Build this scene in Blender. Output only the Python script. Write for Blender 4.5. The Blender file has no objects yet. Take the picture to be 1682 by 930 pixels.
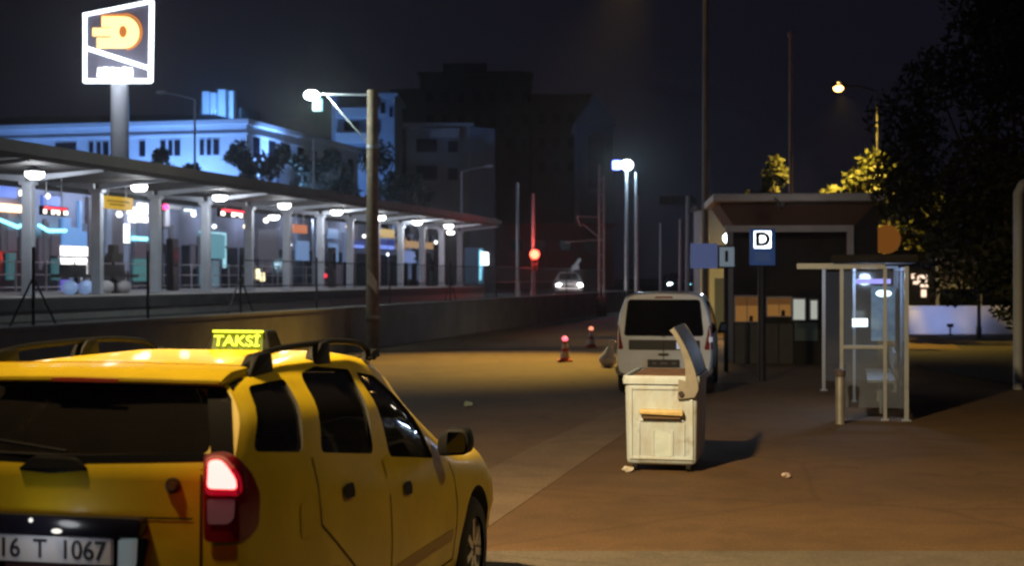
import bpy, bmesh, math, random
import numpy as np
from mathutils import Vector, Matrix
from mathutils.bvhtree import BVHTree

R = math.radians
random.seed(7)
S = bpy.context.scene
COL = S.collection

# ------------------------------------------------------------------ camera, sky, exposure
F, CX, HY, H = 2400.0, 841.0, 455.0, 2.05      # focal length in photo pixels, principal column, horizon row, eye height
cam_d = bpy.data.cameras.new("camera")
cam = bpy.data.objects.new("camera", cam_d)
COL.objects.link(cam)
cam.location = (0, 0, H)
cam.rotation_euler = (R(90), 0, 0)
cam_d.sensor_width = 36.0
cam_d.lens = F / 1682.0 * 36.0
cam_d.shift_y = -10.0 / 1682.0
cam_d.clip_start = 0.1
cam_d.clip_end = 3000
cam_d.dof.use_dof = True
cam_d.dof.focus_distance = 11.5
cam_d.dof.aperture_fstop = 2.4
S.camera = cam

W = bpy.data.worlds.new("World")
S.world = W
W.use_nodes = True
wn, wl = W.node_tree.nodes, W.node_tree.links
wn.clear()
sky = wn.new("ShaderNodeTexSky")
sky.sky_type = 'NISHITA'
sky.sun_disc = False
sky.sun_elevation = R(-4)
sky.sun_rotation = R(200)
bg1 = wn.new("ShaderNodeBackground")
bg1.inputs[1].default_value = 0.02
wl.new(sky.outputs[0], bg1.inputs[0])
bg2 = wn.new("ShaderNodeBackground")            # the glow a town leaves in its night sky
bg2.inputs[0].default_value = (0.46, 0.44, 0.80, 1)
bg2.inputs[1].default_value = 0.0115
addw = wn.new("ShaderNodeAddShader")
wo = wn.new("ShaderNodeOutputWorld")
wl.new(bg1.outputs[0], addw.inputs[0])
wl.new(bg2.outputs[0], addw.inputs[1])
wl.new(addw.outputs[0], wo.inputs[0])

S.view_settings.view_transform = 'Standard'
S.view_settings.look = 'None'
S.view_settings.exposure = 0.0
S.view_settings.gamma = 1.0
S.cycles.use_denoising = True
S.cycles.max_bounces = 6
S.cycles.sample_clamp_indirect = 3.0
S.cycles.volume_bounces = 0
S.cycles.caustics_reflective = False
S.cycles.caustics_refractive = False
S.cycles.filter_width = 2.2

SODIUM = (1.0, 0.60, 0.20)
COOL = (0.80, 0.90, 1.0)
TH = math.atan(559.0 / F)                       # the road runs this far to the right of the view axis
CT, ST = math.cos(TH), math.sin(TH)

# ------------------------------------------------------------------ placing
def uv(u, v, z=0.0):                            # road frame (u along, v to the right) to world
    return Vector((v * CT + u * ST, -v * ST + u * CT, z))
def gp(px, py, z=0.0):                          # the point of a level ground seen at a photo pixel
    Y = F * (H - z) / (py - HY)
    return Vector(((px - CX) / F * Y, Y, z))
def wp(px, py, Y):
    return Vector(((px - CX) / F * Y, Y, H - (py - HY) / F * Y))
def u_at(px, v):                                # u where a photo column crosses the line v
    k = (px - CX) / F
    Y = v / (k * CT - ST)
    return Y * (k * ST + CT), Y
def z_at(py, Y):
    return H - (py - HY) / F * Y

# ------------------------------------------------------------------ materials
MATS = {}
def mat(name, col, rough=0.6, metal=0.0, var=0.0, vscale=3.0, bump=0.0, bscale=30.0, spec=0.5, coat=0.0,
        emit=None, estr=0.0, alpha=1.0, trans=0.0):
    if name in MATS: return MATS[name]
    m = bpy.data.materials.new(name); m.use_nodes = True
    nt = m.node_tree; b = nt.nodes["Principled BSDF"]
    b.inputs["Base Color"].default_value = (*col, 1)
    b.inputs["Roughness"].default_value = rough
    b.inputs["Metallic"].default_value = metal
    b.inputs["Specular IOR Level"].default_value = spec
    b.inputs["Coat Weight"].default_value = coat
    b.inputs["Coat Roughness"].default_value = 0.08
    b.inputs["Alpha"].default_value = alpha
    b.inputs["Transmission Weight"].default_value = trans
    if emit:
        b.inputs["Emission Color"].default_value = (*emit, 1)
        b.inputs["Emission Strength"].default_value = estr
    if var or bump:
        tc = nt.nodes.new("ShaderNodeTexCoord")
    if var:
        n = nt.nodes.new("ShaderNodeTexNoise"); n.inputs["Scale"].default_value = vscale
        n.inputs["Detail"].default_value = 6; n.inputs["Roughness"].default_value = 0.65
        nt.links.new(tc.outputs["Object"], n.inputs["Vector"])
        r = nt.nodes.new("ShaderNodeValToRGB")
        r.color_ramp.elements[0].position = 0.3; r.color_ramp.elements[1].position = 0.7
        r.color_ramp.elements[0].color = (*[c * (1 - var) for c in col], 1)
        r.color_ramp.elements[1].color = (*[min(1, c * (1 + var)) for c in col], 1)
        nt.links.new(n.outputs["Fac"], r.inputs[0])
        nt.links.new(r.outputs[0], b.inputs["Base Color"])
    if bump:
        n2 = nt.nodes.new("ShaderNodeTexNoise"); n2.inputs["Scale"].default_value = bscale
        n2.inputs["Detail"].default_value = 4
        nt.links.new(tc.outputs["Object"], n2.inputs["Vector"])
        bp = nt.nodes.new("ShaderNodeBump"); bp.inputs["Strength"].default_value = bump
        bp.inputs["Distance"].default_value = 0.02
        nt.links.new(n2.outputs["Fac"], bp.inputs["Height"])
        nt.links.new(bp.outputs[0], b.inputs["Normal"])
    MATS[name] = m
    return m
def glow(name, col, s):
    return mat(name, (0.02, 0.02, 0.02), 0.5, emit=col, estr=s)

def ground_mat(name, c1, c2, c3, rough=0.85):
    m = mat(name, c1, rough)
    nt = m.node_tree; b = nt.nodes["Principled BSDF"]
    tc = nt.nodes.new("ShaderNodeTexCoord")
    big = nt.nodes.new("ShaderNodeTexNoise"); big.inputs["Scale"].default_value = 0.35; big.inputs["Detail"].default_value = 5
    fine = nt.nodes.new("ShaderNodeTexNoise"); fine.inputs["Scale"].default_value = 38; fine.inputs["Detail"].default_value = 3
    for n in (big, fine): nt.links.new(tc.outputs["Object"], n.inputs["Vector"])
    r = nt.nodes.new("ShaderNodeValToRGB"); r.color_ramp.elements[0].position = 0.35; r.color_ramp.elements[1].position = 0.68
    r.color_ramp.elements[0].color = (*c1, 1); r.color_ramp.elements[1].color = (*c2, 1)
    nt.links.new(big.outputs["Fac"], r.inputs[0])
    r2 = nt.nodes.new("ShaderNodeValToRGB"); r2.color_ramp.elements[0].position = 0.42; r2.color_ramp.elements[1].position = 0.62
    r2.color_ramp.elements[0].color = (0.62, 0.62, 0.62, 1); r2.color_ramp.elements[1].color = (*c3, 1)
    nt.links.new(fine.outputs["Fac"], r2.inputs[0])
    mx = nt.nodes.new("ShaderNodeMix"); mx.data_type = 'RGBA'; mx.blend_type = 'MULTIPLY'; mx.inputs[0].default_value = 0.7
    nt.links.new(r.outputs[0], mx.inputs[6]); nt.links.new(r2.outputs[0], mx.inputs[7])
    nt.links.new(mx.outputs[2], b.inputs["Base Color"])
    st = nt.nodes.new("ShaderNodeTexNoise"); st.inputs["Scale"].default_value = 1.7; st.inputs["Detail"].default_value = 7; st.inputs["Roughness"].default_value = .7; st.inputs["Distortion"].default_value = .6
    nt.links.new(tc.outputs["Object"], st.inputs["Vector"])
    rs = nt.nodes.new("ShaderNodeValToRGB"); rs.color_ramp.elements[0].position = .36; rs.color_ramp.elements[0].color = (.45, .45, .45, 1); rs.color_ramp.elements[1].position = .56; rs.color_ramp.elements[1].color = (1, 1, 1, 1)
    nt.links.new(st.outputs["Fac"], rs.inputs[0])
    vo = nt.nodes.new("ShaderNodeTexVoronoi"); vo.feature = 'DISTANCE_TO_EDGE'; vo.inputs["Scale"].default_value = .33
    wb = nt.nodes.new("ShaderNodeMix"); wb.data_type = 'RGBA'; wb.inputs[0].default_value = .16
    nt.links.new(tc.outputs["Object"], wb.inputs[6]); nt.links.new(st.outputs["Color"], wb.inputs[7]); nt.links.new(wb.outputs[2], vo.inputs["Vector"])
    rv = nt.nodes.new("ShaderNodeValToRGB"); rv.color_ramp.elements[0].position = .0; rv.color_ramp.elements[0].color = (.35, .35, .35, 1); rv.color_ramp.elements[1].position = .012; rv.color_ramp.elements[1].color = (1, 1, 1, 1)
    nt.links.new(vo.outputs["Distance"], rv.inputs[0])
    m3 = nt.nodes.new("ShaderNodeMix"); m3.data_type = 'RGBA'; m3.blend_type = 'MULTIPLY'; m3.inputs[0].default_value = .45
    m4 = nt.nodes.new("ShaderNodeMix"); m4.data_type = 'RGBA'; m4.blend_type = 'MULTIPLY'; m4.inputs[0].default_value = .34
    nt.links.new(mx.outputs[2], m3.inputs[6]); nt.links.new(rs.outputs[0], m3.inputs[7]); nt.links.new(m3.outputs[2], m4.inputs[6]); nt.links.new(rv.outputs[0], m4.inputs[7])
    nt.links.new(m4.outputs[2], b.inputs["Base Color"])
    bp = nt.nodes.new("ShaderNodeBump"); bp.inputs["Strength"].default_value = 0.35; bp.inputs["Distance"].default_value = 0.012
    nt.links.new(fine.outputs["Fac"], bp.inputs["Height"]); nt.links.new(bp.outputs[0], b.inputs["Normal"])
    return m

ASPHALT = ground_mat("asphalt", (0.120, 0.076, 0.042), (0.175, 0.110, 0.060), (1, 1, 1))
PLAZA = ground_mat("worn_asphalt", (0.108, 0.061, 0.025), (0.150, 0.084, 0.034), (1, 1, 1))
PALECON = ground_mat("pale_concrete", (0.105, 0.088, 0.068), (0.150, 0.125, 0.098), (1, 1, 1))
SOIL = ground_mat("soil", (0.030, 0.024, 0.014), (0.055, 0.042, 0.022), (1, 1, 1))
BALLAST = ground_mat("ballast", (0.035, 0.032, 0.030), (0.06, 0.055, 0.05), (1, 1, 1))
CONCRETE = mat("concrete", (0.26, 0.245, 0.225), 0.85, var=0.25, vscale=0.8, bump=0.15)
DARKCON = mat("dark_concrete", (0.10, 0.09, 0.085), 0.9, var=0.3, vscale=1.2)
PLATF = mat("platform_paving", (0.33, 0.31, 0.29), 0.7, var=0.15, vscale=2)
YELLOW = mat("taxi_paint", (0.55, 0.395, 0.012), 0.42, var=0.15, vscale=2.5, coat=0.12, spec=0.26)
GLASS_D = mat("dark_glass", (0.006, 0.006, 0.007), 0.06, spec=0.28)
RUBBER = mat("rubber", (0.012, 0.012, 0.012), 0.75, bump=0.1)
BLACKPL = mat("black_plastic", (0.006, 0.006, 0.007), 0.6, spec=.18, var=0.2, bump=0.1, bscale=120)
CHROME = mat("chrome", (0.75, 0.76, 0.78), 0.15, 1.0)
RIM = mat("alloy", (0.45, 0.46, 0.48), 0.3, 0.9)
VANW = mat("van_paint", (0.72, 0.79, 0.84), 0.35, var=0.12, vscale=2, coat=0.4)
STEEL = mat("galvanised_steel", (0.42, 0.43, 0.44), 0.45, 0.6, var=0.2, vscale=4)
PALEST = mat("pale_painted_steel", (0.42, 0.46, 0.53), 0.5, var=0.12, vscale=2)
DKSTEEL = mat("dark_steel", (0.035, 0.035, 0.04), 0.55, 0.3, var=0.3)
WOOD = mat("weathered_wood", (0.22, 0.16, 0.10), 0.85, var=0.35, vscale=5, bump=0.3, bscale=14)
LAMPW = glow("lamp_white", (1.0, 0.96, 0.90), 14.0)
LAMPC = glow("lamp_cool", (0.80, 0.98, 1.0), 40.0)

# ------------------------------------------------------------------ mesh building
class MB:
    def __init__(self): self.bm = bmesh.new()
    def box(self, c, s, rz=0.0, M=None):
        m = Matrix.Translation(Vector(c)) @ Matrix.Rotation(rz, 4, 'Z')
        if M is not None: m = M @ m
        bmesh.ops.create_cube(self.bm, size=1.0, matrix=m @ Matrix.Diagonal((s[0], s[1], s[2], 1)))
        return self
    def b2(self, x0, x1, y0, y1, z0, z1):
        return self.box(((x0 + x1) / 2, (y0 + y1) / 2, (z0 + z1) / 2), (abs(x1 - x0), abs(y1 - y0), abs(z1 - z0)))
    def cyl(self, p0, p1, r0, r1=None, n=14, caps=True):
        p0, p1 = Vector(p0), Vector(p1); r1 = r0 if r1 is None else r1
        d = p1 - p0
        q = d.to_track_quat('Z', 'Y').to_matrix().to_4x4()
        bmesh.ops.create_cone(self.bm, cap_ends=caps, segments=n, radius1=r0, radius2=max(r1, 1e-4), depth=d.length,
                              matrix=Matrix.Translation((p0 + p1) / 2) @ q)
        return self
    def tube(self, pts, r, n=8):
        for a, b in zip(pts[:-1], pts[1:]): self.cyl(a, b, r, r, n)
        for p in pts[1:-1]: self.sph(p, r, 8, 6)
        return self
    def sph(self, c, r, u=16, v=10, sc=(1, 1, 1)):
        bmesh.ops.create_uvsphere(self.bm, u_segments=u, v_segments=v, radius=r,
                                  matrix=Matrix.Translation(Vector(c)) @ Matrix.Diagonal((*sc, 1)))
        return self
    def prism(self, poly, f0, f1):                # poly of 2-D points; f0 / f1 map them to the two faces
        a = [self.bm.verts.new(f0(*p)) for p in poly]; b = [self.bm.verts.new(f1(*p)) for p in poly]
        n = len(poly)
        self.bm.faces.new(a); self.bm.faces.new(list(reversed(b)))
        for i in range(n): self.bm.faces.new((a[i], b[i], b[(i + 1) % n], a[(i + 1) % n]))
        return self
    def lathe(self, prof, o, ax='x', n=28):
        rings = []
        for (r, h) in prof:
            ring = []
            for i in range(n):
                t = 2 * math.pi * i / n
                p = (h, r * math.cos(t), r * math.sin(t)) if ax == 'x' else (r * math.cos(t), r * math.sin(t), h)
                ring.append(self.bm.verts.new(Vector(o) + Vector(p)))
            rings.append(ring)
        for a, b in zip(rings[:-1], rings[1:]):
            for i in range(n): self.bm.faces.new((a[i], a[(i + 1) % n], b[(i + 1) % n], b[i]))
        return self
    def build(self, name, m, parent=None, bevel=0.0, smooth=False, seg=2):
        bmesh.ops.recalc_face_normals(self.bm, faces=self.bm.faces)
        if bevel:
            es = [e for e in self.bm.edges if len(e.link_faces) == 2 and e.calc_face_angle(0) > 0.6]
            bmesh.ops.bevel(self.bm, geom=es, offset=bevel, segments=seg, affect='EDGES', profile=0.5)
        me = bpy.data.meshes.new(name); self.bm.to_mesh(me); self.bm.free()
        for mm in (m if isinstance(m, (list, tuple)) else [m]): me.materials.append(mm)
        if smooth:
            me.polygons.foreach_set("use_smooth", [True] * len(me.polygons))
            me.set_sharp_from_angle(angle=R(42))
        o = bpy.data.objects.new(name, me); COL.objects.link(o)
        if parent: o.parent = parent
        return o

def tag(o, label=None, cat=None, group=None, kind=None):
    if label: o["label"] = label
    if cat: o["category"] = cat
    if group: o["group"] = group
    if kind: o["kind"] = kind
    return o
def thing(name, label, cat, loc=(0, 0, 0), rz=0.0, group=None):
    o = bpy.data.objects.new(name, None); COL.objects.link(o)
    o.location = loc; o.rotation_euler = (0, 0, rz); o.empty_display_size = 0.2
    return tag(o, label, cat, group)
def copy_tree(o, parent=None):
    kids = list(o.children)
    c = o.copy(); COL.objects.link(c); c.parent = parent
    for k in kids: copy_tree(k, c)
    return c
def text(name, s, m, parent, size, M, ext=0.004, align='CENTER', sx=1.0, bold=.012):
    cu = bpy.data.curves.new(name, 'FONT'); cu.body = s; cu.size = size; cu.extrude = ext
    cu.align_x = align; cu.align_y = 'CENTER'; cu.offset = size * bold
    t = bpy.data.objects.new(name, cu); COL.objects.link(t)
    me = bpy.data.meshes.new_from_object(t.evaluated_get(bpy.context.evaluated_depsgraph_get()))
    bpy.data.objects.remove(t)
    me.transform(Matrix.Diagonal((sx, 1, 1, 1))); me.transform(M)
    me.materials.clear(); me.materials.append(m)
    o = bpy.data.objects.new(name, me); COL.objects.link(o); o.parent = parent
    return o
def light(kind, name, loc, power, col, parent=None, size=0.1, target=None, spot=None, blend=0.5):
    d = bpy.data.lights.new(name, kind); d.energy = power; d.color = col
    if kind == 'AREA': d.size = size
    else: d.shadow_soft_size = size
    if kind == 'SPOT': d.spot_size = R(spot); d.spot_blend = blend
    o = bpy.data.objects.new(name, d); COL.objects.link(o)
    o.location = loc
    if target is not None:
        o.rotation_euler = (Vector(target) - Vector(loc)).to_track_quat('-Z', 'Y').to_euler()
    if parent:
        o.parent = parent; o.matrix_parent_inverse = parent.matrix_basis.inverted()
    return o
UPX = Matrix(((1, 0, 0, 0), (0, 0, -1, 0), (0, 1, 0, 0), (0, 0, 0, 1)))   # text lying in XY stood upright, facing -Y

def leaves(mbm, cs, n, size, rng):
    """n small leaf faces spread round clump centres cs = [(centre, radius)]"""
    tot = sum(r ** 2.2 for _, r in cs)
    for c, r in cs:
        k = max(4, int(n * r ** 2.2 / tot))
        for _ in range(k):
            d = Vector((rng.gauss(0, 1), rng.gauss(0, 1), rng.gauss(0, 1))).normalized()
            p = Vector(c) + d * r * (rng.random() ** 0.45)
            a = Vector((rng.gauss(0, 1), rng.gauss(0, 1), rng.gauss(0, 1))).normalized()
            b = a.orthogonal().normalized(); s = size * rng.uniform(0.6, 1.4)
            vs = [mbm.verts.new(p + a * s), mbm.verts.new(p + b * s * 0.45), mbm.verts.new(p - a * s), mbm.verts.new(p - b * s * 0.45)]
            mbm.faces.new(vs)
LEAF = mat("leaves", (0.040, 0.046, 0.012), 0.6, var=0.45, vscale=1.3)
LEAFN = mat("dark_leaves", (0.020, 0.024, 0.011), 0.7, var=0.4, vscale=1.3)
BARK = mat("bark", (0.08, 0.06, 0.045), 0.9, var=0.3, vscale=6, bump=0.5, bscale=20)
def tree(label, loc, height, trunk_h, rad, nclump, nleaf, leaf, seed, group=None, squash=1.0, name="tree", lean=(0, 0), low=0.0, leafm=None):
    rng = random.Random(seed)
    t = thing(name, label, "tree", loc, 0, group)
    tb = MB()
    top = Vector((lean[0], lean[1], trunk_h + (height - trunk_h) * 0.55))
    tb.cyl((0, 0, -0.1), top, 0.05 * height * 0.5 + 0.03, 0.03, 10)
    cs = []
    for i in range(nclump):
        a = rng.uniform(0, 2 * math.pi); rr = rad * math.sqrt(rng.random())
        z = trunk_h + (height - trunk_h) * rng.random() ** (1.0 + low)
        k = math.sin(math.pi * min(1, max(0.08, (z - trunk_h) / (height - trunk_h) * 0.86 + 0.12)))
        c = Vector((lean[0] + rr * math.cos(a) * k, lean[1] + rr * math.sin(a) * k * squash, z))
        r = rad * rng.uniform(0.20, 0.36)
        cs.append((c, r))
        if i % 3 == 0: tb.cyl(Vector((0, 0, trunk_h)) * 0.8, c, 0.018 * height * 0.5, 0.012, 6)
    tb.build("trunk", BARK, t, smooth=True)
    bm = MB(); leaves(bm.bm, cs, nleaf, leaf, rng)
    bm.build("crown", leafm or LEAF, t)
    return t

# ------------------------------------------------------------------ the ground
def sheet(name, m, pts, z, th=None):
    b = MB()
    if th: b.prism(pts, lambda x, y: (x, y, z - th), lambda x, y: (x, y, z))
    else:
        b.bm.faces.new([b.bm.verts.new((x, y, z)) for x, y in pts])
        if b.bm.faces[:][0].normal.z < 0: pass
    o = b.build(name, m); o["kind"] = "structure"
    return o
def uvp(l): return [tuple(uv(u, v)[:2]) for u, v in l]
def sheet_up(name, m, pts, z):
    me = bpy.data.meshes.new(name); me.from_pydata([(x, y, z) for x, y in pts], [], [list(range(len(pts)))])
    if me.polygons[0].normal.z < 0: me.flip_normals()
    me.materials.append(m); o = bpy.data.objects.new(name, me); COL.objects.link(o); o["kind"] = "structure"
    return o
sheet_up("ground", SOIL, [(-900, -60), (900, -60), (900, 1500), (-900, 1500)], -0.012)
sheet_up("road", ASPHALT, uvp([(-20, -13.4), (-20, -2.95), (140, -2.95), (140, -13.4)]), -0.004)
sheet_up("pavement", PLAZA, uvp([(-20, -2.95), (-20, 9.5), (30.5, 9.5), (33, 3.0), (140, 3.0), (140, -2.95)]), 0.0)
EDGE = ground_mat("worn_edging", (0.15, 0.105, 0.066), (0.21, 0.150, 0.095), (1, 1, 1))
sheet_up("kerb", EDGE, uvp([(4, -3.75), (4, -2.9), (30, -2.9), (30, -3.3), (17, -3.75)]), 0.004)
yk = gp(1000, 907).y
sheet_up("path", PALECON, [(-2.2, yk - 3.2), (16, yk - 3.2), (16, yk + 0.05), (6, yk), (-0.2, yk), (-2.2, yk - 0.05)], 0.006)
# raised land beyond the boundary wall, carrying the tracks, the cross street and the far town
sheet("embankment", BALLAST, uvp([(-30, -300), (-30, -13.7), (96, -13.7), (96, 200), (700, 260), (700, -400)]), 0.9, 1.0)
pl = MB(); pl.prism([(12, -20.0), (12, -29.0), (79, -29.0), (79, -20.0)],
                    lambda u, v: uv(u, v, 0.85), lambda u, v: uv(u, v, 1.53))
tag(pl.build("platform", PLATF), kind="structure")
pe = MB(); pe.prism([(12, -19.9), (12, -20.0), (79, -20.0), (79, -19.9)], lambda u, v: uv(u, v, 1.2), lambda u, v: uv(u, v, 1.50))
tag(pe.build("platform_kerb", DARKCON), kind="structure")

# boundary wall
wl_ = thing("boundary_wall", "long low grey concrete wall between the road and the tracks", "wall", uv(0, -13.41), -TH)
b = MB(); b.b2(-0.26, 0, 0, 95, -0.1, 1.14); b.build("wall_body", CONCRETE, wl_)
b = MB(); b.b2(-0.31, 0.05, 0, 95, 1.143, 1.22); b.build("coping", CONCRETE, wl_, bevel=0.012)

# trackside fence
fn = thing("trackside_fence", "tall dark wire fence with braced posts standing behind the low wall", "fence", uv(0, -16.0, 0.9), -TH)
us = [u_at(p, -16.0)[0] for p in (55, 243, 395, 520, 640, 740, 815)]
us = [us[0] - 9] + us + [us[-1] + 8, us[-1] + 17, us[-1] + 27]
for i, u in enumerate(us):
    b = MB(); b.cyl((0, u, 0), (0, u, 1.75), 0.035, n=8)
    if i in (1, 3, 6):
        b.cyl((0, u - 1.0, 0), (0, u, 1.15), 0.022, n=6); b.cyl((0, u + 1.0, 0), (0, u, 1.15), 0.022, n=6)
    b.build("post", DKSTEEL, fn)
b = MB()
for z in (0.12, 0.9, 1.6): b.cyl((0, us[3], z), (0, us[-1], z), 0.016, n=6)
for z in (0.25,): b.cyl((0, us[0], z), (0, us[3], z), 0.012, n=6)
b.build("rail", DKSTEEL, fn)
b = MB(); u = us[5] - 6
while u < us[-1]:
    b.box((0, u, 0.85), (0.012, 0.022, 1.5)); u += 0.24
b.build("pickets", DKSTEEL, fn)

# ------------------------------------------------------------------ station canopy
cn = thing("station_canopy", "long flat station canopy on pale columns above the lit platform", "canopy", uv(0, 0), -TH)
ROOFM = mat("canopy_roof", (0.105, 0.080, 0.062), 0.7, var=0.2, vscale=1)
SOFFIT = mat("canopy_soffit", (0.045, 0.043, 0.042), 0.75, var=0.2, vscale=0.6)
ue = u_at(815, -19.2)[0]
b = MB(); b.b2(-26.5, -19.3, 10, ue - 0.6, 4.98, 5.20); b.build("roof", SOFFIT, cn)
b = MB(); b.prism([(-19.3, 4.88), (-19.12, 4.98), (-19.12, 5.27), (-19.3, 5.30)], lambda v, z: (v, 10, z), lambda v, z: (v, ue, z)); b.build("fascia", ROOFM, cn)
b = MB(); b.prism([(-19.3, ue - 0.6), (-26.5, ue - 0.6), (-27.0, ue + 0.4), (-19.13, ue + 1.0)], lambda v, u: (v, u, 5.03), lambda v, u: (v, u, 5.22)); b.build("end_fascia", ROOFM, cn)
uc0 = u_at(160, -22)[0]; uc1 = u_at(755, -22)[0]; step = (uc1 - uc0) / 11.0
for i in range(-3, 12):
    u = uc0 + i * step
    b = MB(); b.box((-22, u, 3.1), (0.30, 0.22, 3.14)); b.box((-22, u, 1.56), (0.42, 0.34, 0.05)); b.box((-22, u, 4.62), (0.44, 0.30, 0.1)); b.build("column", PALEST, cn, bevel=0.02)
    b = MB()
    for s in (-1, 1):
        b.prism([(0.1, 4.66), (0.1, 4.84), (2.3, 4.97), (2.3, 4.90)], lambda a, z, s=s: (-22 + s * a, u - 0.06, z), lambda a, z, s=s: (-22 + s * a, u + 0.06, z))
    b.build("bracket_arm", PALEST, cn)
# round lamps below it
lam = None
ul0 = u_at(57, -21)[0]; ul1 = u_at(737, -21)[0]; ls = (ul1 - ul0) / 7.0
ordn = ["first", "second", "third", "fourth", "fifth", "sixth", "seventh", "eighth"]
def canopy_lamp(u, v, z, label, sc=1.0, power=105):
    t = thing("canopy_lamp", label, "lamp", uv(u, v, z), -TH, "lamps under the station canopy")
    b = MB(); b.lathe([(0.01, 0.02), (0.17 * sc, 0.0), (0.27 * sc, 0.07), (0.29 * sc, 0.17)], (0, 0, -0.155), 'z', 20); b.build("diffuser", LAMPW, t, smooth=True)
    b = MB(); b.lathe([(0.30 * sc, 0.0), (0.28 * sc, 0.07), (0.1 * sc, 0.12), (0.03, 0.13), (0.03, 0.25)], (0, 0, 0.022), 'z', 20); b.build("shade", PALEST, t, smooth=True)
    light('POINT', "canopy_light", uv(u, v, z - 0.3), power * .85, (.90, 0.94, 1.0), t, 0.2)
for i in range(8):
    canopy_lamp(ul0 + ls * i, -21, 4.80, "glowing round lamp under the station canopy, %s from the near end" % ordn[i], .85)
u_, Y_ = u_at(450, -24.5); canopy_lamp(u_, -24.5, z_at(355, Y_), "small glowing lamp behind the fourth canopy lamp, deeper under the roof", 0.8, 50)
u_, Y_ = u_at(740, -24.5); canopy_lamp(u_, -24.5, z_at(381, Y_), "small glowing lamp deeper under the far end of the canopy", 0.8, 50)

def vrect(px0, px1, y0, y1, V):
    u0, Y0 = u_at(px0, V); u1, Y1 = u_at(px1, V); Ym = (Y0 + Y1) / 2
    return u0, u1, z_at(y1, Ym), z_at(y0, Ym)
def vpanel(mb, px0, px1, y0, y1, V, th=0.12):
    u0, u1, z0, z1 = vrect(px0, px1, y0, y1, V)
    mb.b2(V - th, V, u0, u1, z0, z1)
    return mb

# hanging boards on the platform
def hang_board(name, label, cat, px0, px1, y0, y1, V, m, group=None):
    u0, u1, z0, z1 = vrect(px0, px1, y0, y1, V)
    t = thing(name, label, cat, uv(0, 0), -TH, group)
    b = MB(); b.b2(V - 0.12, V, u0, u1, z0, z1); b.build("board", m, t, bevel=0.015)
    for k in (0.2, 0.8):
        b = MB(); b.cyl((V - 0.06, u0 + (u1 - u0) * k, z1 - 0.01), (V - 0.06, u0 + (u1 - u0) * k, 4.985), 0.02, n=6)
        b.build("hanger", STEEL, t)
    return t, (u0, u1, z0, z1)
YSIGN = glow("yellow_sign", (1.0, 0.60, 0.02), 0.55)
t, (u0, u1, z0, z1) = hang_board("platform_sign", "wide yellow sign hanging between the two nearest bright canopy lamps", "sign", 170, 219, 323, 344, -22.6, YSIGN)
b = MB()
for zz, a, c in ((0.62, .12, .86), (0.36, .2, .7)): b.b2(-22.6, -22.592, u0 + (u1 - u0) * a, u0 + (u1 - u0) * c, z0 + (z1 - z0) * zz - 0.02, z0 + (z1 - z0) * zz + 0.02)
b.build("lettering", mat("sign_ink", (0.05, 0.035, 0.01), 0.6), t)
hang_board("platform_sign", "small yellow sign hanging beside the wooden pole in the photo", "sign", 616, 648, 376, 390, -22.6, glow("yellow_sign_dim", (1.0, 0.62, 0.03), 0.4))
hang_board("platform_sign", "beige sign hanging at the far end of the canopy", "sign", 668, 712, 397, 408, -23, glow("beige_sign", (1.0, 0.62, 0.30), 0.35))
hang_board("platform_sign", "small orange lit sign under the middle of the canopy", "sign", 484, 505, 369, 383, -24, glow("orange_sign", (1.0, 0.25, 0.04), .45))
for px0, px1, y0, y1, lab in ((70, 112, 339, 354, "red and white train display beneath the nearest canopy lamp"),
                              (361, 416, 344, 358, "red and white train display between the third and fourth canopy lamps")):
    t, (u0, u1, z0, z1) = hang_board("train_display", lab, "display", px0, px1, y0, y1, -22.8, BLACKPL, "train displays under the canopy")
    du = u1 - u0; dz = z1 - z0
    b = MB(); b.b2(-22.8, -22.79, u0 + du * .06, u0 + du * .94, z0 + dz * .62, z0 + dz * .9); b.build("red_line", glow("led_red", (1, 0.02, 0.05), 2.0), t)
    b = MB()
    for a, c, q in ((.03, .14, .15), (.34, .44, .1), (.45, .56, .3), (.57, .66, .1), (.82, .97, .15)): b.b2(-22.8, -22.788, u0 + du * a, u0 + du * c, z0 + dz * q, z0 + dz * .58)
    b.build("display_lettering", glow("led_white", (1, 0.85, 0.7), 3.5), t)

# platform furniture
def seat_pair(label, px0, px1, V, colr, glowm=None):
    u0, Y0 = u_at(px0, V); u1, Y1 = u_at(px1, V)
    t = thing("platform_bench", label, "bench", uv((u0 + u1) / 2, V, 1.53), -TH, "benches on the platform")
    w = abs(u1 - u0)
    b = MB(); b.box((0, 0, 0.55), (0.3, w * 1.6, 0.10)); b.box((-.1, 0, 0.75), (0.06, w * 1.0, 0.30)); b.cyl((0, 0, 0), (0, 0, 0.5), 0.05, n=8); b.build("frame", DKSTEEL, t)
    for s in (-1, 1):
        b = MB(); b.sph((0.06, s * w * 0.32, 0.20), 0.22, 16, 10, (0.9, w * 0.21 / 0.22, 1.0)); b.build("seat", colr, t, smooth=True)
    return t
seat_pair("dark platform bench with two rounded pale blue seats before the white lit window", 104, 146, -22.7, mat("blue_seat", (0.35, 0.5, 0.8), 0.4, emit=(0.35, 0.55, 1), estr=0.25))
seat_pair("dark platform bench with two rounded grey seats right of the near pale column", 163, 208, -22.7, mat("grey_seat", (0.55, 0.53, 0.56), 0.5))
u_, Y_ = u_at(186, -23.2)
t = thing("ticket_post", "black post with a boxy head standing on the platform below the yellow sign", "post", uv(u_, -23.2, 1.53), -TH)
b = MB(); b.cyl((0, 0, 0), (0, 0, 1.3), 0.05, n=10); b.build("pole", DKSTEEL, t)
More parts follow.
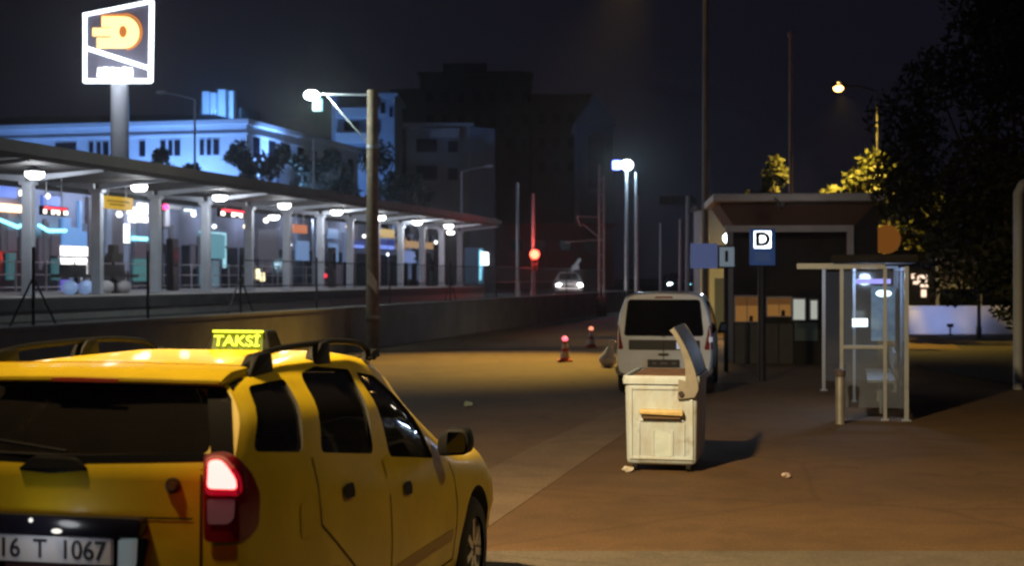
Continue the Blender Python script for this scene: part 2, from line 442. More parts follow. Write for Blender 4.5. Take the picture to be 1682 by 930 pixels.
b = MB(); b.box((0, 0.1, 1.15), (0.25, 0.75, 0.28)); b.box((0, 0, 1.42), (0.22, 0.36, 0.28)); b.build("head", mat("dark_brown_box", (0.06, 0.05, 0.045), 0.7), t, bevel=0.03)
b = MB(); b.prism([(-.35, 0), (.35, 0), (.08, .45), (-.08, .45)], lambda a, z: (-.15, a, z), lambda a, z: (.15, a, z)); b.build("foot", DKSTEEL, t)
for px, lab in ((283, "slim dark cabinet standing by the red dot light on the platform"), (545, "tall black slim cabinet standing on the platform behind the fifth lamp"), (705, "dark cabinet standing on the platform near the far end")):
    u_, Y_ = u_at(px, -25.5)
    t = thing("platform_cabinet", lab, "cabinet", uv(u_, -25.5, 1.53), -TH, "dark cabinets on the platform")
    b = MB(); b.box((0, 0, 1.0), (0.3, 0.5, 2.0)); b.build("cabinet_body", DKSTEEL, t, bevel=0.04)
    b = MB(); b.box((0.152, 0, 1.3), (0.01, 0.36, 0.8)); b.build("front_panel", GLASS_D, t)
for px, py, colr, lab in ((268, 340, (1, .05, .2), "small round pink red signal light beside the dark gateway on the platform"), (531, 453, (1, .03, .06), "small round red light low behind the platform columns")):
    u_, Y_ = u_at(px, -27.5); z_ = z_at(py, Y_)
    t = thing("signal_light", lab, "signal", uv(u_, -27.5, z_), -TH, "red signal lights by the platform")
    b = MB(); b.sph((0.1, 0, 0), 0.12, 12, 8); b.build("lens", glow("signal_red%d" % px, colr, 5.0 if px == 268 else 1.6), t, smooth=True)
    b = MB(); b.box((-0.02, 0, 0), (0.12, 0.32, 0.34)); b.cyl((-0.02, 0, -0.15), (-0.02, 0, 1.53 - z_), 0.035, n=8); b.build("housing", DKSTEEL, t)

# ------------------------------------------------------------------ shops across the tracks
SHW = mat("shop_wall", (0.24, 0.26, 0.33), 0.8, var=0.3, vscale=0.5)
SHG = mat("shop_glass", (0.03, 0.035, 0.05), 0.12)
V0 = -31.5
def shop(label, px0, px1, ztop, items, wallm=SHW, glassy=True):
    u0 = u_at(px0, V0)[0]; u1 = u_at(px1, V0)[0]
    t = thing("shop_building", label, "shop", uv(0, 0, 0), -TH, "shops across the tracks")
    b = MB(); b.b2(V0 - 3, V0 - 0.15, u0, u1 - 0.05, 0.88, min(ztop, 6.5)); b.build("wall", wallm, t)
    if glassy:
        b = MB(); n = max(2, int((u1 - u0) / 2.2))
        for i in range(n): b.b2(V0 - 0.16, V0 - 0.10, u0 + (u1 - u0) * (i + .08) / n, u0 + (u1 - u0) * (i + .92) / n, 1.1, 3.6)
        b.build("shop_window", SHG, t)
    for q in (.25, .75): light('POINT', "shop_fill", uv(u0 + (u1 - u0) * q, V0 + 1.0, 5.2), 75, (.62, .72, 1.0), t, .25)  # added fill without fittings, brightens the shop walls
    rs = random.Random(int(px0) + 999)
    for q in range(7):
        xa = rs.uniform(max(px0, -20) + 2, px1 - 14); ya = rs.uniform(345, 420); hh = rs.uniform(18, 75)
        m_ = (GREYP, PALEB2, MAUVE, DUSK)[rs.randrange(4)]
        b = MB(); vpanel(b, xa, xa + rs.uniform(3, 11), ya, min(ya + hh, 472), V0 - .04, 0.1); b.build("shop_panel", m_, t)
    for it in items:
        nm, m, rects = it[0], it[1], it[2]
        for r in rects:
            b = MB()
            if len(r) == 4: vpanel(b, *r, V0 + 0.02, 0.12)
            else:                                 # a bent neon tube: list of pixel points
                pts = []
                for (px, py) in r[0]:
                    u, Y = u_at(px, V0 + 0.1); pts.append((V0 + 0.1, u, z_at(py, Y)))
                b.tube(pts, r[1])
            b.build(nm, m, t)
    return t
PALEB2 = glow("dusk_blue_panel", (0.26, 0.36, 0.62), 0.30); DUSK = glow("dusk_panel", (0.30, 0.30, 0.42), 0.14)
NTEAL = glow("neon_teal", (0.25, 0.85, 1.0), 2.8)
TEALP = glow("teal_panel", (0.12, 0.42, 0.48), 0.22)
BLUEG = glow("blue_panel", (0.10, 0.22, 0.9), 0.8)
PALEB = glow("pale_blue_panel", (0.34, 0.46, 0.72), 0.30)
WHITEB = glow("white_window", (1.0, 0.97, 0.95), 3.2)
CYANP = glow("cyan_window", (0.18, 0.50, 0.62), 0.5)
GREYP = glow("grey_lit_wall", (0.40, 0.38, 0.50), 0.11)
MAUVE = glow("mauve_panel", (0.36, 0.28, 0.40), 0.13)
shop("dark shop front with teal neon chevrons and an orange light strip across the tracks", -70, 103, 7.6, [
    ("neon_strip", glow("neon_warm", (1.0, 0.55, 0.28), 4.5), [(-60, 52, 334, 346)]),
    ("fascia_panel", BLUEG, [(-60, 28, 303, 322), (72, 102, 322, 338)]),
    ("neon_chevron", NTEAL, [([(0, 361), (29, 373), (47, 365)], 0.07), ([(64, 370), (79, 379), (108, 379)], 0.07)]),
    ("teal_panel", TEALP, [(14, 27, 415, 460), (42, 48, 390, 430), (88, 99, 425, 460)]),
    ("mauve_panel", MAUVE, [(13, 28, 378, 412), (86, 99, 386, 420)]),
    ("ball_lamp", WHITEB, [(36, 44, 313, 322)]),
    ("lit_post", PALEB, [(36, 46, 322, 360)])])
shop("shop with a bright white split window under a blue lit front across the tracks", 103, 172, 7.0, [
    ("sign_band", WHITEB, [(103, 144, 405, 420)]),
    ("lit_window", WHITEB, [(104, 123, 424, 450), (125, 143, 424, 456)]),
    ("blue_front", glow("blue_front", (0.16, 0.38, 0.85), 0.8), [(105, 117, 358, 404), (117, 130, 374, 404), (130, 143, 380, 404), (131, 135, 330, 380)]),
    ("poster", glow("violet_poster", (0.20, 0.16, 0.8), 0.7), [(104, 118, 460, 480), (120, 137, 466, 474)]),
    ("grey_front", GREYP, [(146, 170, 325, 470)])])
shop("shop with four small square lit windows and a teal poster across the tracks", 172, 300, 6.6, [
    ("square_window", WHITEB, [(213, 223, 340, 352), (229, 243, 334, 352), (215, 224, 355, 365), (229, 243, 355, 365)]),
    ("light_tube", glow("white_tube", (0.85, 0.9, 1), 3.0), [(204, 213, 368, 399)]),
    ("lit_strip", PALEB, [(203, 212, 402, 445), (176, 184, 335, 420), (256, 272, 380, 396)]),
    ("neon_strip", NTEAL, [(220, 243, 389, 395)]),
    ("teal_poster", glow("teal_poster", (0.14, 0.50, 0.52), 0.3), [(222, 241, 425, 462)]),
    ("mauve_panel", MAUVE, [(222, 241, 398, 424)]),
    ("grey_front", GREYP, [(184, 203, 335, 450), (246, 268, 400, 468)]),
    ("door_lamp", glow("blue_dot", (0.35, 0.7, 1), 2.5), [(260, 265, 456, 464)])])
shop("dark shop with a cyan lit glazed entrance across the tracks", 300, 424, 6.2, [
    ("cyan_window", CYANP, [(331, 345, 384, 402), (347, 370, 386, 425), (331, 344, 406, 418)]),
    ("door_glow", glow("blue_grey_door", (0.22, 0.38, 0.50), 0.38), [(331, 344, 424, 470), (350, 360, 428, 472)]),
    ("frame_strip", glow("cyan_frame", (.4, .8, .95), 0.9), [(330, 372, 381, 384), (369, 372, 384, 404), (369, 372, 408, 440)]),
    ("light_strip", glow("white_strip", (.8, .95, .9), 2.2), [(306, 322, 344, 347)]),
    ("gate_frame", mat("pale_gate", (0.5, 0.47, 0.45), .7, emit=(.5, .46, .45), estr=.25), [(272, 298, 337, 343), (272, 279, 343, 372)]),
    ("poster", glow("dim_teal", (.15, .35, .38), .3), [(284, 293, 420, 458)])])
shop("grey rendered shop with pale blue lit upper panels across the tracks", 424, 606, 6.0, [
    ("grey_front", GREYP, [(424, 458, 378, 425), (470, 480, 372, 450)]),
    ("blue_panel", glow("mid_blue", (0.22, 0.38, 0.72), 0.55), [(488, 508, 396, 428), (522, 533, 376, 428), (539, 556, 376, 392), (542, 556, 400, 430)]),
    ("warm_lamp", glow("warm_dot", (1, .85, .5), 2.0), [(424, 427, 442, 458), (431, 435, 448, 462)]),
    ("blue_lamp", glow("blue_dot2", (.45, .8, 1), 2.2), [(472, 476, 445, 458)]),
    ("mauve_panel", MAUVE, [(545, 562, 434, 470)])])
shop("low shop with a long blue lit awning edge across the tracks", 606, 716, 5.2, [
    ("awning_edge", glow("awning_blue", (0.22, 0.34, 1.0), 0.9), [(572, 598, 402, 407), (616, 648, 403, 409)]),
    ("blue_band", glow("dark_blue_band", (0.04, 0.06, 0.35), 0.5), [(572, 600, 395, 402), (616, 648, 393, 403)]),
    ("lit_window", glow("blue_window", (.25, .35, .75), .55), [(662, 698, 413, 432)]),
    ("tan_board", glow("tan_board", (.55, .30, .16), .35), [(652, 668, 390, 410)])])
# railing along the back of the platform, with slim posts
rl = thing("platform_railing", "pale slim railing along the back edge of the platform", "railing", uv(0, -28.6, 1.53), -TH)
b = MB()
for z in (.15, .6, 1.05): b.cyl((0, 18, z), (0, 78, z), .02, n=6)
b.build("rail", STEEL, rl)
for i in range(31):
    b = MB(); b.cyl((0, 18 + i * 2.0, 0), (0, 18 + i * 2.0, 1.12), .03, n=6); b.build("post", STEEL, rl)
rs_ = random.Random(21)
for i, (px, py) in enumerate(((78, 322), (196, 352), (262, 326), (318, 352), (352, 372), (404, 372), (437, 362), (476, 402), (571, 372), (598, 388), (637, 418), (690, 402), (716, 398), (664, 372))):
    u_, Y_ = u_at(px, -29.6); z_ = z_at(py, Y_)
    t = thing("globe_light", "small white globe light hanging before the shops across the tracks", "lamp", uv(u_, -29.6, z_), -TH, "globe lights strung before the shops")
    b = MB(); b.sph((0, 0, 0), rs_.uniform(.09, .15), 12, 8); b.build("globe", glow("shop_globe%d" % (i % 3), ((1, .95, .88), (.8, .9, 1), (1, .8, .55))[i % 3], 3.5), t, smooth=True)
    b = MB(); b.cyl((0, 0, .1), (0, 0, 6.2 - z_), .012, n=5); b.build("cord", DKSTEEL, t)
# cyan kiosk at the end of the platform
u0, Y0 = u_at(779, -25)
t = thing("platform_kiosk", "small kiosk glowing cyan with a white lit sign at the far platform end", "kiosk", uv(u0, -25, 1.53), -TH)
k = Y0 / F
b = MB(); b.box((0, 0, 1.25), (1.0, 1.3, 2.5)); b.build("kiosk_body", mat("kiosk_body", (.2, .3, .42), .5), t, bevel=.03)
b = MB(); b.b2(0.505, 0.53, -0.62, -0.1, 0.3, 2.35); b.build("lit_panel", glow("cyan_bright", (.25, .75, .95), 1.5), t)
b = MB(); b.b2(0.4, 0.62, -0.1, 1.5, 1.35, 2.2); b.build("lit_sign", glow("sign_white", (.85, .95, 1), 5.0), t)
light('POINT', "kiosk_light", uv(u0, -23.7, 2.9), 60, (.5, .8, 1.0), t, 0.2)

# ------------------------------------------------------------------ far buildings
WHITEW = mat("white_render", (0.66, 0.68, 0.72), 0.85, var=0.12, vscale=0.25, bump=0.1, bscale=2)
DKWIN = mat("night_window", (0.012, 0.013, 0.022), 0.15)
hp = wp(405, 195, 95.0)
hu = hp.x * ST + hp.y * CT; hv = hp.x * CT - hp.y * ST
ht = thing("hotel_building", "long white building bathed in blue floodlight behind the station canopy", "building", uv(hu, hv, 0.9), -TH)
HZ = hp.z - 0.9
b = MB(); b.b2(-34, 0, 0, 22, 0, HZ - 0.35); b.build("wall", WHITEW, ht)
b = MB(); b.b2(-34.2, 0.25, -0.25, 22.2, HZ - 0.347, HZ); b.build("parapet", WHITEW, ht, bevel=0.04)
b = MB(); b.b2(-34.1, 0.14, -0.14, 22.1, HZ - 1.02, HZ - 0.88); b.build("string_course", WHITEW, ht)
b = MB(); b.prism([(-22, HZ), (-1, HZ), (-3, HZ + .55), (-18, HZ + .75)], lambda x, z: (x, 1.5, z + .002), lambda x, z: (x, 19, z + .002)); b.build("roof", mat("roof_dark", (.05, .045, .05), .9), ht)
for px0, px1 in ((48, 88), (113, 121), (127, 135), (139, 150), (208, 219), (247, 257), (262, 270), (273, 284), (320, 328), (333, 341), (345, 355)):
    x0 = (px0 - 405) * 95 / F / 1.03; x1 = (px1 - 405) * 95 / F / 1.03
    f = MB(); f.b2(x0 - .06, x1 + .06, -0.05, 0.0, HZ - 2.38, HZ - 1.22); fo = f.build("window", WHITEW, ht)
    g = MB(); g.b2(x0, x1, -0.07, -0.052, HZ - 2.32, HZ - 1.28); g.build("pane", DKWIN, fo)
for i in range(8):
    y0 = 0.9 + i * 2.65
    f = MB(); f.b2(0, 0.05, y0 - .08, y0 + 1.28, HZ - 2.55, HZ - 0.98); fo = f.build("window", WHITEW, ht)
    g = MB(); g.b2(0.052, 0.07, y0, y0 + 1.2, HZ - 2.45, HZ - 1.05); g.build("pane", DKWIN, fo)
for px0, px1, y0, y1 in ((332, 343, 150, 178), (346, 355, 152, 176), (358, 371, 147, 174), (376, 384, 149, 172)):
    a = wp(px0, y1, 102); c = wp(px1, y0, 102)
    xa = (a.x * CT - a.y * ST) - hv; xc = (c.x * CT - c.y * ST) - hv; ym = (a.x * ST + a.y * CT) - hu
    b = MB(); b.b2(xa, xc, ym, ym + .5, HZ + .4, c.z - .9); b.build("chimney", WHITEW, ht)
a = wp(328, 178, 103.5); b = MB(); xa = (a.x * CT - a.y * ST) - hv; ym = (a.x * ST + a.y * CT) - hu
b.b2(xa, xa + 3.2, ym, ym + 3, HZ + .3, a.z - .9); b.build("roof_hut", mat("hut_dark", (.10, .09, .09), .9), ht)
for x, y in ((-4, -4), (-16, -5), (2, 1)):
    p = Matrix.Rotation(-TH, 4, 'Z') @ Vector((x, y, 0)) + uv(hu, hv, .9)
    fl = thing("floodlight", {-4: "blue floodlight on a short post before the front of the white building", -16: "blue floodlight on a short post before the far left front", 2: "blue floodlight on a short post beside the long side of the building"}[x], "floodlight", p, -TH, "floodlights round the white building")
    b = MB(); b.box((0, 0, 4.35), (.5, .3, .4)); b.cyl((0, 0, 0), (0, 0, 4.2), .06); b.build("housing", DKSTEEL, fl)
    tgt = Matrix.Rotation(-TH, 4, 'Z') @ Vector({-4: (-5, 0, 9), -16: (-15, 0, 8), 2: (0, 9, 9)}[x]) + uv(hu, hv, .9)
    light('SPOT', "flood", p + Vector((0, 0, 4.65)), {-4: 5400, -16: 1500, 2: 15000}[x], (0.18, 0.40, 1.0), fl, .2, tgt, 130, .6)
light('POINT', "roof_light", wp(362, 190, 100.5) + Vector((0, -1.5, .2)), 900, (.15, .4, 1), ht, .2)

def block(label, px0, px1, ytop, Y, depth, m, wins=(), yaw=0.0, extra=None, name="apartment_building"):
    a = wp(px0, ytop, Y); c = wp(px1, ytop, Y)
    t = thing(name, label, "building", ((a.x + c.x) / 2, Y, 0.9), yaw)
    w = (c.x - a.x); h = a.z - 0.9
    b = MB(); b.b2(-w / 2, w / 2, 0, depth, 0, h); b.build("wall", m, t)
    b = MB(); b.b2(-w / 2 - .3, w / 2 + .3, -.3, depth + .3, h + .003, h + .3); b.build("roof", m, t)
    for (x0, x1, y0, y1) in wins:
        p = wp(x0, y1, Y); q = wp(x1, y0, Y); ox = (a.x + c.x) / 2
        f = MB(); f.b2(p.x - ox - .1, q.x - ox + .1, -.08, 0, p.z - 1.0, q.z - .8); fo = f.build("window", m, t)
        g = MB(); g.b2(p.x - ox, q.x - ox, -.10, -.082, p.z - .9, q.z - .9); g.build("pane", DKWIN, fo)
    if extra: extra(t, w, h)
    return t
DKB = mat("dark_facade", (0.05, 0.042, 0.06), 0.9, var=0.2, vscale=.1)
MIDB = mat("brown_grey_facade", (0.20, 0.165, 0.15), 0.9, var=0.2, vscale=.15)
def ex_big(t, w, h):
    b = MB(); b.b2(-w * .3, w * .1, 2, 9, h + .3, h + 1.8); b.b2(w * .12, w * .44, 3, 8, h + .3, h + .9); b.build("stair_head", DKB, t)
block("tall dark apartment block with a stepped roof behind the station", 690, 872, 122, 190, 18, DKB, [(700 + i * 26, 712 + i * 26, 150 + j * 38, 168 + j * 38) for i in range(7) for j in range(3)], extra=ex_big)
block("wide dark apartment block right of the tallest one", 872, 968, 158, 185, 18, DKB, [(884 + i * 24, 896 + i * 24, 185 + j * 40, 202 + j * 40) for i in range(3) for j in range(3)])
block("plain dark block left of the tallest one, behind the brown building", 645, 690, 150, 195, 16, DKB)
GAB = mat("gable_render", (.13, .13, .15), .9, var=.2, vscale=.2)
def ex_gable(t, w, h):
    b = MB(); b.prism([(-w / 2 - .4, h + .3), (w / 2 + .4, h + .3), (0, h + 3.2)], lambda x, z: (x, -.3, z), lambda x, z: (x, 10, z)); b.build("gable", GAB, t)
    b = MB(); n = 10
    poly = [(-w * .22, h - 6.5), (w * .22, h - 6.5)] + [(w * .22 * math.cos(math.pi * i / n), h - 1.6 + w * .22 * math.sin(math.pi * i / n)) for i in range(n + 1)]
    b.prism(poly, lambda x, z: (x, -.12, z), lambda x, z: (x, -.004, z)); b.build("arched_window", DKWIN, t)
block("narrow gabled house with a dark arched window beyond the masts", 950, 1008, 205, 150, 10, GAB, extra=ex_gable, name="gabled_house")
def ex_mid(t, w, h):
    b = MB(); b.b2(-w * .12, w * .34, -.9, 0, h - 1.0, h - .2); b.build("top_balcony", MIDB, t)
    b = MB(); b.prism([(w / 2 + .01, 0), (w / 2 + 2.0, 1.6), (w / 2 + 2.0, 10), (w / 2 + .01, 10)], lambda x, y: (x, y, 0), lambda x, y: (x, y, h + .0)); b.build("side_wing", mat("side_wing", (.25, .235, .26), .9, var=.15, vscale=.2), t)
mb_ = block("brown grey apartment house with two dark windows above the canopy", 668, 772, 208, 118, 12, MIDB, [(684, 718, 228, 250), (684, 718, 272, 296), (736, 752, 232, 250), (736, 752, 276, 296)], extra=ex_mid)
def ex_blue(t, w, h):
    for i, z in enumerate((h - 1.2, h - 3.6, h - 6.0)):
        b = MB(); b.b2(-w * .42, w * .2, -1.1, 0, z - .9, z); b.build("balcony", WHITEW, t)
block("blue tinted apartment block with stacked balconies behind the wooden pole", 545, 648, 158, 140, 10, mat("blue_grey_facade", (.34, .37, .44), .85, var=.2, vscale=.2), [(600, 612, 170, 190), (625, 633, 168, 186), (640, 645, 176, 192), (565, 590, 200, 215)], extra=ex_blue)
p = wp(585, 300, 133)
fl = thing("floodlight", "blue white floodlight at the foot of the block with balconies", "floodlight", (p.x - 4, 128, .9), 0, "floodlights round the white building")
b = MB(); b.box((0, 0, .35), (.5, .3, .4)); b.cyl((0, 0, 0), (0, 0, .2), .06); b.build("housing", DKSTEEL, fl)
light('SPOT', "flood", (p.x - 4, 128, 2.0), 9000, (.18, .42, 1.0), fl, .2, (p.x, 140, 14), 80, .6)
# red wall beyond the masts
block("long low dark red shed beyond the red traffic light", 815, 1008, 372, 135, 8, mat("dark_red", (.16, .035, .03), .85, var=.2, vscale=.3), [(840 + i * 40, 858 + i * 40, 395, 412) for i in range(4)], name="brick_shed")

# trees before the far buildings
g_ = "dark trees between the canopy and the far buildings"
for i, (px, ytop, Y, rad, lab) in enumerate((
    (395, 243, 92, 1.9, "dark bushy tree at the corner of the white building"),
    (440, 232, 93.5, 2.3, "taller dark tree before the long side of the white building"),
    (490, 250, 98, 2.3, "round dark tree left of the thin pole above the canopy"),
    (545, 255, 104, 2.3, "dark tree right of the thin pole above the canopy"),
    (262, 254, 87, 1.6, "low dark tree under the three windows of the white building"),
    (312, 262, 86, 1.2, "small dark tree below the bent lamp pole"))):
    z = z_at(ytop, Y)
    tree(lab, ((px - CX) / F * Y, Y, .9), z - .9, (z - .9) * .35, rad, 20, 2600, .20, 40 + i, g_, leafm=LEAFN)
for i, (px, ytop, Y, rad, lab) in enumerate((
    (620, 245, 105, 2.9, "grey green tree behind the wooden pole"),
    (668, 262, 108, 2.6, "grey green tree before the brown apartment house"))):
    z = z_at(ytop, Y)
    tree(lab, ((px - CX) / F * Y, Y, .9), z - .9, (z - .9) * .25, rad, 18, 2000, .22, 60 + i, g_, leafm=LEAFN)

# ------------------------------------------------------------------ pylon sign
Yp = 85.0
pc = wp(194, 135, Yp); sgn = thing("pylon_sign", "tall pylon sign with an orange D emblem in a white neon frame", "sign", (pc.x, Yp, .9))
k = Yp / F
zb = pc.z - .9
def sp(px, py): return ((px - 194) * k, (135 - py) * k + zb)
b = MB(); 
for (r0, r1, z0, z1) in ((.62, .50, 0, zb - .05),): b.cyl((0, .35, z0), (0, .35, z1), r0, r1, 20)
b.build("pole", mat("pylon_pole", (.55, .56, .60), .5, var=.15, vscale=.5), sgn, smooth=True)
quad = [sp(140, 133), sp(248, 133), sp(250, 2), sp(140, 24)]
b = MB(); b.prism(quad, lambda x, z: (x, 0, z), lambda x, z: (x, .7, z)); b.build("sign_box", mat("sign_back", (.06, .06, .09), .5, emit=(.34, .27, .36), estr=.16), sgn)
NEON = glow("neon_white", (.82, .92, 1.0), 5.0)
def strip(b, p, q, w, y0=-.14, y1=-.02):
    p, q = Vector(p), Vector(q); d = (q - p).normalized(); n = Vector((-d.y, d.x)) * w / 2
    b.prism([p + n, p - n, q - n, q + n], lambda x, z: (x, y0, z), lambda x, z: (x, y1, z))
b = MB(); w_ = 5.5 * k
for p, q in ((0, 1), (1, 2), (2, 3), (3, 0)):
    strip(b, quad[p], quad[q], w_ * (1.25 if p in (0, 1) else .9))
for c in quad: b.cyl((c[0], -.15, c[1]), (c[0], -.01, c[1]), w_ * .55, n=12)
b.build("neon_frame", NEON, sgn)
b = MB(); strip(b, sp(143, 79), sp(246, 112), w_ * 1.15, -.12, -.025); b.build("diagonal_bar", NEON, sgn)
ORN = glow("orange_neon", (1.0, .62, .22), 2.6)
def arc(cx, cy, rx, ry, a0, a1, n):
    return [(cx + rx * math.cos(R(a0 + (a1 - a0) * i / n)), cy + ry * math.sin(R(a0 + (a1 - a0) * i / n))) for i in range(n + 1)]
b = MB()
outer = [sp(168, 27), sp(205, 27)] + [sp(*q) for q in arc(205, 53, 24, 26, -90, 90, 14)] + [sp(160, 79), sp(160, 62), sp(183, 62), sp(183, 44), sp(168, 44)]
b.prism(outer, lambda x, z: (x, -.13, z), lambda x, z: (x, -.03, z)); b.build("emblem", ORN, sgn)
b = MB(); b.prism([sp(153, 46), sp(183, 46), sp(183, 59), sp(153, 59)], lambda x, z: (x, -.128, z), lambda x, z: (x, -.03, z)); b.build("speed_bar", ORN, sgn)
b = MB(); b.prism([sp(*q) for q in arc(203, 52, 6.5, 10, 0, 345, 16)], lambda x, z: (x, -.15, z), lambda x, z: (x, -.131, z)); b.build("emblem_hole", glow("orange_dark", (.8, .22, .01), .8), sgn)
ORH = glow("orange_halo_tube", (1, .30, .02), .9)
b = MB(); hp_ = [sp(166, 25), sp(205, 24)] + [sp(*q) for q in arc(206, 52, 27, 29, -90, 85, 14)]
for p, q in zip(hp_[:-1], hp_[1:]): strip(b, p, q, 3.0 * k, -.10, -.03)
b.build("emblem_edge", ORH, sgn)
b = MB()
for i, (x0, x1, y0) in enumerate(((160, 168, 111), (169, 178, 110), (179, 189, 110.5), (190, 198, 111.5), (200, 208, 110), (209, 218, 111))):
    b.prism([sp(x0, 126), sp(x1 + .4, 126), sp(x1, y0), sp(x0 + 1.5, y0)], lambda x, z: (x, -.11, z), lambda x, z: (x, -.02, z))
b.build("lettering", glow("letter_white", (.92, .92, 1), 3.6), sgn)
light('POINT', "sign_light", (pc.x, Yp - 2.5, pc.z + .8), 450, (.8, .88, 1), sgn, .5)

# ------------------------------------------------------------------ street lamps, masts and poles
def arm_lamp(label, px, ytop, Y, arm_px, z0, m, lit=None, r=.06, base_z=.0, group="unlit lamp poles behind the canopy"):
    p = wp(px, ytop, Y); t = thing("street_lamp", label, "street lamp", (p.x, Y, base_z), 0, group)
    h = p.z - base_z; a = arm_px * Y / F
    b = MB(); b.cyl((0, 0, 0), (0, 0, h), r * 1.3, r, 10); b.build("pole", m, t, smooth=True)
    b = MB(); b.tube([(0, 0, h), (a * .45, 0, h + abs(a) * .12), (a * .9, 0, h + abs(a) * .2)], r * .6); b.build("arm", m, t, smooth=True)
    b = MB(); b.sph((a, 0, h + abs(a) * .21), .2, 14, 8, (1.5, .8, .5)); b.build("lamp_head", m, t, smooth=True)
    return t
arm_lamp("unlit lamp pole with arm bent left above the white building", 320, 163, 80, -55, 0, PALEST, base_z=.9)
arm_lamp("pale unlit lamp pole with arm bent right by the brown house", 758, 282, 88, 45, 0, PALEST, base_z=.9)
def pole(label, px, y0, Y, m, r, base=0.0, cat="pole", name="steel_pole", group="bare poles along the far road", taper=.7, cap=False):
    p = wp(px, y0, Y); t = thing(name, label, cat, (p.x, Y, base), 0, group)
    h = p.z - base
    b = MB(); b.cyl((0, 0, 0), (0, 0, h), r, r * taper, 12); b.build("shaft", m, t, smooth=True)
    b = MB(); b.box((0, 0, .012), (r * 4, r * 4, .03)); b.cyl((0, 0, .0), (0, 0, .35), r * 1.35, r * 1.3, 12); b.build("base", m, t)
    if cap: b = MB(); b.sph((0, 0, h), r * 1.3, 10, 8); b.build("cap", m, t, smooth=True)
    return t
pole("thin pole rising from the canopy before the dark trees", 515, 228, 84, PALEST, .09, .9)
pole("pale pole carrying the red traffic light", 876, 318, 76, PALEST, .10, .9)
pole("dim thin pole left of the red traffic light", 850, 300, 84, STEEL, .10, .9)
pole("grey pole right of the bright blue white lamp", 1047, 322, 84, STEEL, .12)
pole("slim grey pole between the bright lamp and the white masts", 1085, 366, 86, PALEST, .09)
pole("shorter of the two white masts above the van", 1118, 360, 72, PALEST, .12)
pole("taller white mast above the white van", 1130, 322, 68, PALEST, .14)
MAST = pole("very tall dark mast running out of the top of the photo", 1159, -80, 44, mat("mast_grey", (.28, .26, .25), .6, var=.2), .12, cap=True)
pole("tall pinkish mast above the kiosk roof", 1299, 56, 44, mat("pink_steel", (.5, .40, .38), .5, var=.15), .075, cap=True)
# traffic light
Yt = 75.6; p = wp(878, 418, Yt); t = thing("traffic_light", "traffic light glowing red on the pale pole beyond the platform", "traffic light", (p.x, Yt, p.z))
b = MB(); b.box((0, 0, -.35), (.36, .25, 1.05)); b.cyl((0, .22, -.4), (0, .12, -.4), .05, n=8); b.build("housing", DKSTEEL, t, bevel=.04)
b = MB(); b.sph((0, -.14, 0), .24, 16, 10, (1, .5, 1)); b.build("red_lens", glow("traffic_red", (1, .06, .03), 14), t, smooth=True)
for z in (-.36, -.7):
    b = MB(); b.sph((0, -.13, z), .13, 12, 8, (1, .4, 1)); b.build("unlit_lens", BLACKPL, t, smooth=True)
light('POINT', "red_light", (p.x, Yt - .8, p.z), 220, (1, .05, .03), t, .1)
# catenary mast
Yc = 77.0; p = wp(988, 270, Yc); t = thing("catenary_mast", "grey catenary mast with a thin bracket reaching over the tracks", "mast", (p.x, Yc, 0))
b = MB(); b.box((-.12, 0, p.z / 2), (.10, .22, p.z)); b.box((.12, 0, p.z / 2 - .3), (.10, .22, p.z - .6))
for i in range(9): b.box((0, 0, .8 + i * .8), (.16, .1, .06))
b.build("lattice_post", STEEL, t)
b = MB(); b.tube([(-.1, 0, 5.2), (-1.3, 0, 5.25), (-1.1, 0, 4.7)], .03); b.tube([(-.1, 0, 4.1), (-1.0, 0, 4.85)], .025); b.cyl((-.1, 0, 4.0), (-1.9, 0, 3.9), .022); b.build("bracket", STEEL, t)
b = MB(); b.box((0, 0, .5), (.55, .5, 1.0)); b.build("base", DARKCON, t, bevel=.03)
# bright lamp
Yl = 88.0; p = wp(1026, 270, Yl); t = thing("street_lamp", "tall pole with the bright blue white floodlights above the van", "street lamp", (p.x + .12, Yl, 0))
b = MB(); b.cyl((0, 0, 0), (0, 0, p.z), .14, .08, 12); b.build("pole", STEEL, t, smooth=True)
b = MB(); b.cyl((.55, 0, 0), (.55, 0, p.z - .5), .08, .06, 10); b.build("second_pole", STEEL, t, smooth=True)
b = MB(); b.box((-.2, 0, p.z + .1), (1.2, .3, .12)); b.build("crossbar", STEEL, t)
b = MB(); b.sph((0, -.25, p.z - .05), .34, 16, 10, (1, .6, .9)); b.build("lamp", LAMPC, t, smooth=True)
b = MB(); b.box((-.62, -.2, p.z - .05), (.5, .3, .55)); b.build("blue_lamp", glow("lamp_blue", (.16, .22, 1), 9), t, bevel=.06)
light('POINT', "lamp_light", (p.x + .1, Yl - 1.0, p.z - .4), 420, (.55, .8, 1), t, .3)
# wooden pole with lamp
Yw = 40.3; pw = wp(612, 148, Yw); t = thing("lamp_pole", "brown wooden pole beside the wall with a glaring lamp on its arm", "street lamp", (pw.x, Yw, 0))
b = MB(); b.cyl((0, 0, -.2), (0, 0, pw.z), .19, .15, 16); b.build("pole", WOOD, t, smooth=True)
ph = wp(512, 155, Yw); ax = ph.x - pw.x
b = MB(); b.cyl((-.12, 0, ph.z), (ax, 0, ph.z + .02), .03, n=8); b.build("arm", STEEL, t)
b = MB(); b.cyl((-.13, 0, ph.z - 1.35), (ax + .45, 0, ph.z - .05), .022, n=8); b.build("strut", STEEL, t)
b = MB(); b.sph((ax, -.02, ph.z - .02), .17, 16, 10, (1.2, .9, .8)); b.build("lamp", LAMPC, t, smooth=True)
b = MB(); b.box((ax + .16, 0, ph.z - .28), (.28, .2, .36)); b.build("lamp_box", glow("lamp_box", (.25, .75, .85), 1.1), t, bevel=.03)
